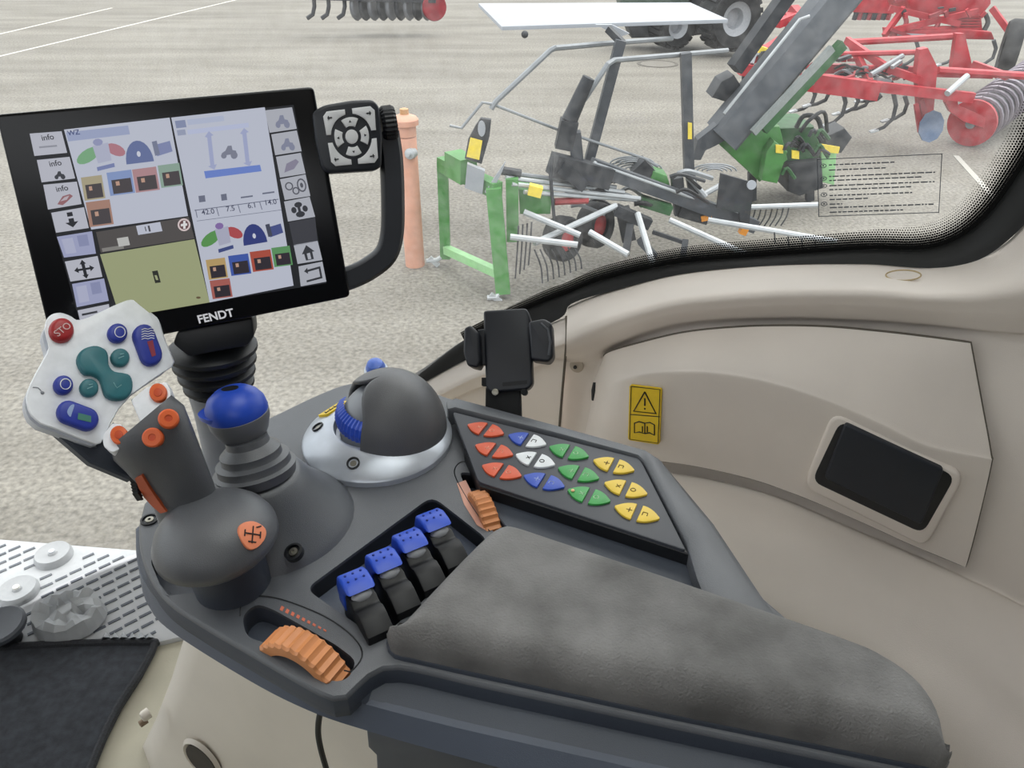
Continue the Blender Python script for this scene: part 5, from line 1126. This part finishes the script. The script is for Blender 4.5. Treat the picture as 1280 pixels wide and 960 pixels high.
for a, b in (((1058, 50, 11.4), (1110, 86, 10.7)), ((1050, 58, 11.2), (1015, 100, 10.7)), ((1110, 86, 10.7), (1150, 100, 10.5)), ((1065, 55, 11.4), (1090, 110, 10.6)), ((1216, 80, 11.3), (1260, 96, 10.9))): bb('brace', a, b, .07, .09, mred, rc)
pt('grey_ram', [(1088, 94, 10.5), (1128, 70, 10.8)], .035, galv_d, rc, 9); pt('grey_ram', [(1184, 117, 10.2), (1209, 95, 10.4)], .04, galv, rc, 9)
def ctine(x, y, Y, h, m=dst2):
    pt('tine', [(x, y, Y), (x + 3, y + h * .35, Y), (x - 1, y + h * .75, Y), (x - 12, y + h, Y), (x - 24, y + h * 1.12, Y)], [.03, .03, .028, .025, .02], m, rc, 6); bm_ = new(); a = Q(x - 24, y + h * 1.12, Y); bar(bm_, a + V((-.06, 0, -.01)), a + V((.04, 0, .02)), .08, .02); obj('tine_tip', bm_, galv, rc)
for x, y, Y, h in ((1016, 108, 11.0, 28), (1033, 110, 10.9, 20), (1054, 115, 10.7, 38), (1070, 118, 11.1, 22), (1083, 118, 11.2, 18), (1098, 118, 11.3, 8), (1117, 117, 10.5, 42), (1131, 120, 10.8, 28), (1145, 50, 12.8, 30), (1196, 46, 12.8, 32), (1242, 50, 12.6, 30)): ctine(x, y, Y, h)
for k in range(14):
    r1 = random.Random(k); x0, y0 = 1015 + r1.random() * 120, 84 + r1.random() * 16; pt('hydraulic_hose', [(x0, y0, 10.9), (x0 + 12, y0 - 7 + r1.random() * 6, 10.8), (x0 + 26, y0 + r1.random() * 8, 10.8)], .018, hose if k % 3 else galv_d, rc, 5, 8)
# levelling disc
f = Fr(Q(1160, 158, 10.3), UP, V((.3, -1, .2)))
bm = new(); lathe(bm, f, [(0, 0), (.12, .02), (.2, .05), (.2, .06), (.1, .04), (0, .03)], 10); obj('levelling_disc', bm, mat('blue_steel', '#5d6b82', .4, metal=.5), rc, ang=15); bb('disc_arm', (1152, 125, 10.45), (1160, 158, 10.4), .06, .06, mred_d, rc); bb('disc_arm', (1145, 130, 10.45), (1150, 165, 10.45), .05, .05, mred, rc)
# roller
r0, r1_ = Q(1216, 153, 10.6), Q(1300, 92, 12.6); f = Fr(r0, UP, r1_ - r0); RL = (r1_ - r0).length; Rr = 27 * sc(10.6)
bm = new(); lathe(bm, f, [(0, -.05), (Rr, -.05), (Rr, .0), (Rr * .9, .03), (0, .03)], 32); ed_ = obj('roller_end', bm, mred, rc); bm = new(); lathe(bm, f, [(.06, -.1), (.06, -.04)], 14); obj('bearing', bm, galv_d, rc)
bm = new(); lathe(bm, f, [(Rr * .55, 0), (Rr * .55, RL)], 20); obj('roller_drum', bm, dst2, rc)
for k in range(14):
    z = .12 + k * (RL - .2) / 13; bm = new(); ps = [f.w(Rr * .95 * math.cos(a), Rr * .95 * math.sin(a), z + .06 * math.sin(a)) for a in [2 * math.pi * j / 20 for j in range(21)]]; tube(bm, ps, .028, 6, cap=False); obj('roller_ring', bm, mat('ring_steel', '#7d7680', .4, metal=.4), rc)
pp('roller_arm', [(1186, 118), (1196, 120), (1198, 132), (1222, 142), (1238, 150), (1230, 160), (1205, 152), (1188, 140), (1182, 128)], 10.45, .08, mred, rc)
# ---- second red machine
r2 = thing('red_seed_drill', 'red machine with hopper behind the cultivator at the top right', 'machine', gr(1170, 75))
pp('hopper', [(1125, -30), (1240, -30), (1240, 5), (1228, 20), (1140, 18)], 14.5, .9, mred, r2, .05); pp('frame_box', [(1115, 38), (1200, 36), (1240, 40), (1244, 50), (1116, 47)], 14.0, .4, mred, r2, .02); pp('white_stripe', [(1122, 41), (1158, 43), (1158, 46), (1122, 44.5)], 13.97, .02, wht, r2)
for x in (1130, 1150, 1170, 1192, 1214, 1232): pt('seed_hose', [(x, 18, 14.4), (x + 3, 28, 14.3), (x - 3, 40, 14.2)], .04, mred_d if x % 4 else hose, r2, 6, 6)
pp('grille', [(1192, 18), (1226, 18), (1228, 38), (1192, 38)], 14.2, .1, mred_d, r2)
for k in range(5): bb('grille_bar', (1193, 21 + k * 3.6, 14.15), (1226, 21 + k * 3.6, 14.15), .03, .03, mred, r2)
for a, b in (((1116, 38, 14.0), (1222, 14, 14.1)), ((1112, 10, 14.2), (1200, 30, 14.0)), ((1240, 10, 14.3), (1262, 40, 14.0)), ((1105, 45, 14.0), (1130, 10, 14.2))): bb('red_strut', a, b, .07, .09, mred, r2)
f = Fr(Q(1262, 62, 13.5), UP, V((1, -.5, 0))); bm = new(); lathe(bm, f, [(.2, -.1), (.42, -.12), (.46, -.06), (.46, .06), (.42, .12), (.2, .1)], 24, cap=False); obj('tyre', bm, tyre, r2); bm = new(); lathe(bm, f, [(0, -.06), (.21, -.07), (.21, .06), (0, .08)], 20); obj('wheel_rim', bm, mred, r2)
r3 = thing('red_harrow', 'distant red harrow with dark tines behind the conveyor', 'harrow', gr(1095, 30))
bb('harrow_beam', (1066, 4, 17.5), (1116, 6, 17.5), .3, .3, mred, r3)
for k in range(8): pt('tine', [(1069 + k * 6, 6, 17.5), (1070 + k * 6, 16, 17.4), (1067 + k * 6, 25, 17.4)], .05, mred_d if k % 2 else dst2, r3, 5)
# clutter of red frames left of the conveyor
r4 = thing('red_tedder', 'red folded machine behind the conveyor rod, left of the cultivator', 'machine', gr(965, 95))
for a, b, wd in (((925, 86, 10.5), (960, 92, 10.5), .14), ((930, 80, 10.6), (985, 45, 11), .1), ((960, 92, 10.5), (975, 50, 11), .1), ((950, 60, 10.9), (1000, 70, 10.8), .09), ((985, 20, 11.5), (1000, 60, 11), .12), ((940, 95, 10.4), (1000, 88, 10.6), .1), ((972, 30, 11.3), (1020, 10, 11.6), .1), ((990, 12, 11.6), (1010, 35, 11.3), .14)): bb('red_frame', a, b, wd, wd, mred, r4)
for x in (930, 955, 985): bb('stand_leg', (x, 90, 10.5), (x, 104, 10.5), .05, .05, dst2, r4)
bb('yellow_part', (948, 62, 10.7), (960, 66, 10.7), .1, .1, yst, r4)
for k in range(7): pt('hose', [(940 + k * 8, 80, 10.5), (945 + k * 8, 68 - k * 2, 10.6), (955 + k * 8, 72 - k * 3, 10.6)], .025, hose if k % 2 else galv_d, r4, 5, 6)
# ---- tractor behind the white panel
tx = thing('parked_tractor', 'dark parked tractor with large wheels behind the white panel', 'tractor', gr(890, 60))
def bigwheel(x, y, Y, rpx, m=tyre):
    f_ = Fr(Q(x, y, Y), UP, V((.35, -1, 0))); R_ = rpx * sc(Y, y); b_ = new(); lathe(b_, f_, [(R_ * .55, -.28), (R_ * .92, -.3), (R_, -.2), (R_, .2), (R_ * .92, .3), (R_ * .55, .28)], 36, cap=False); ty_ = obj('tyre', b_, m, tx)
    b_ = new(); lathe(b_, f_, [(0, .05), (R_ * .3, .05), (R_ * .34, .2), (R_ * .52, .24), (R_ * .57, .28), (R_ * .57, -.2), (0, -.2)], 32); obj('wheel_rim', b_, mat('rim_grey', '#9a9da2', .5), tx)
    for k in range(22):
        a = 2 * math.pi * k / 22; b_ = new(); bar(b_, f_.w(R_ * 1.01 * math.cos(a), R_ * 1.01 * math.sin(a), -.26), f_.w(R_ * 1.01 * math.cos(a + .1), R_ * 1.01 * math.sin(a + .1), .26), .1, .06, up=f_.w(math.cos(a), math.sin(a), 0) - f_.O); obj('tread_lug', b_, m, tx)
bigwheel(912, 22, 18, 36); bigwheel(840, 32, 18.5, 24)
pp('chassis', [(780, 20), (900, 10), (905, 40), (860, 46), (790, 48)], 18.6, .9, dst2, tx, .05); pp('cab_body', [(860, -60), (940, -60), (945, 0), (900, 15), (865, 10)], 18.6, 1.4, dst2, tx, .05); pp('bonnet', [(770, -30), (862, -40), (862, 12), (780, 22)], 18.6, 1.0, mat('tractor_green', '#4c5a50', .5), tx, .05)
# ---- implement at the top edge, left
im = thing('disc_implement', 'dark tine implement with red end disc at the top of the yard', 'implement', gr(470, 25))
bb('toolbar', (380, -8, 21), (545, -4, 21), .25, .25, dst2, im)
for k, x in enumerate((392, 410, 430)): pt('tine', [(x, -6, 21), (x + 1, 8, 21), (x - 1, 18, 21), (x - 8, 23, 21)], .05, dst2, im, 6)
for k in range(9):
    f = Fr(Q(446 + k * 11, 8, 21.2), UP, V((1, -.3, 0))); bm = new(); lathe(bm, f, [(0, -.02), (.3, -.05), (.33, 0), (.3, .04), (0, .02)], 16); obj('disc', bm, dst2 if k % 2 else mat('harrow_grey', '#6d6f74', .5), im)
f = Fr(Q(543, 9, 21), UP, V((.5, -1, 0))); bm = new(); lathe(bm, f, [(0, -.04), (.3, -.06), (.32, 0), (.3, .05), (0, .06)], 24); obj('end_disc', bm, mred_d, im)
# hedge plants at the far top
# small clutter on the red cultivator and the rake
for k in range(26):
    r1 = random.Random(200 + k); x0, y0 = 1010 + r1.random() * 150, 72 + r1.random() * 36; Y0 = 10.5 + r1.random() * .8
    bb('linkage_bar', (x0, y0, Y0), (x0 + r1.uniform(-14, 22), y0 + r1.uniform(-10, 10), Y0 + .1), .03 + .04 * r1.random(), .04, (mred_d, dst2, mred, galv_d)[k % 4], rc)
for k in range(12):
    r1 = random.Random(300 + k); x0, y0 = 1110 + r1.random() * 120, 2 + r1.random() * 36; Y0 = 13.9 + r1.random() * .3
    bb('linkage_bar', (x0, y0, Y0), (x0 + r1.uniform(-10, 24), y0 + r1.uniform(-10, 10), Y0), .04 + .05 * r1.random(), .05, (mred_d, dst2, mred)[k % 3], r2)
for k in range(10):
    r1 = random.Random(400 + k); x0, y0 = 975 + r1.random() * 55, 165 + r1.random() * 55
    pt('hose', [(x0, y0, 7.9), (x0 + 6, y0 - 8, 7.9), (x0 + 16, y0 + r1.uniform(-4, 8), 7.95)], .02, (hose, dst2, grn_d)[k % 3], gm, 5, 6)
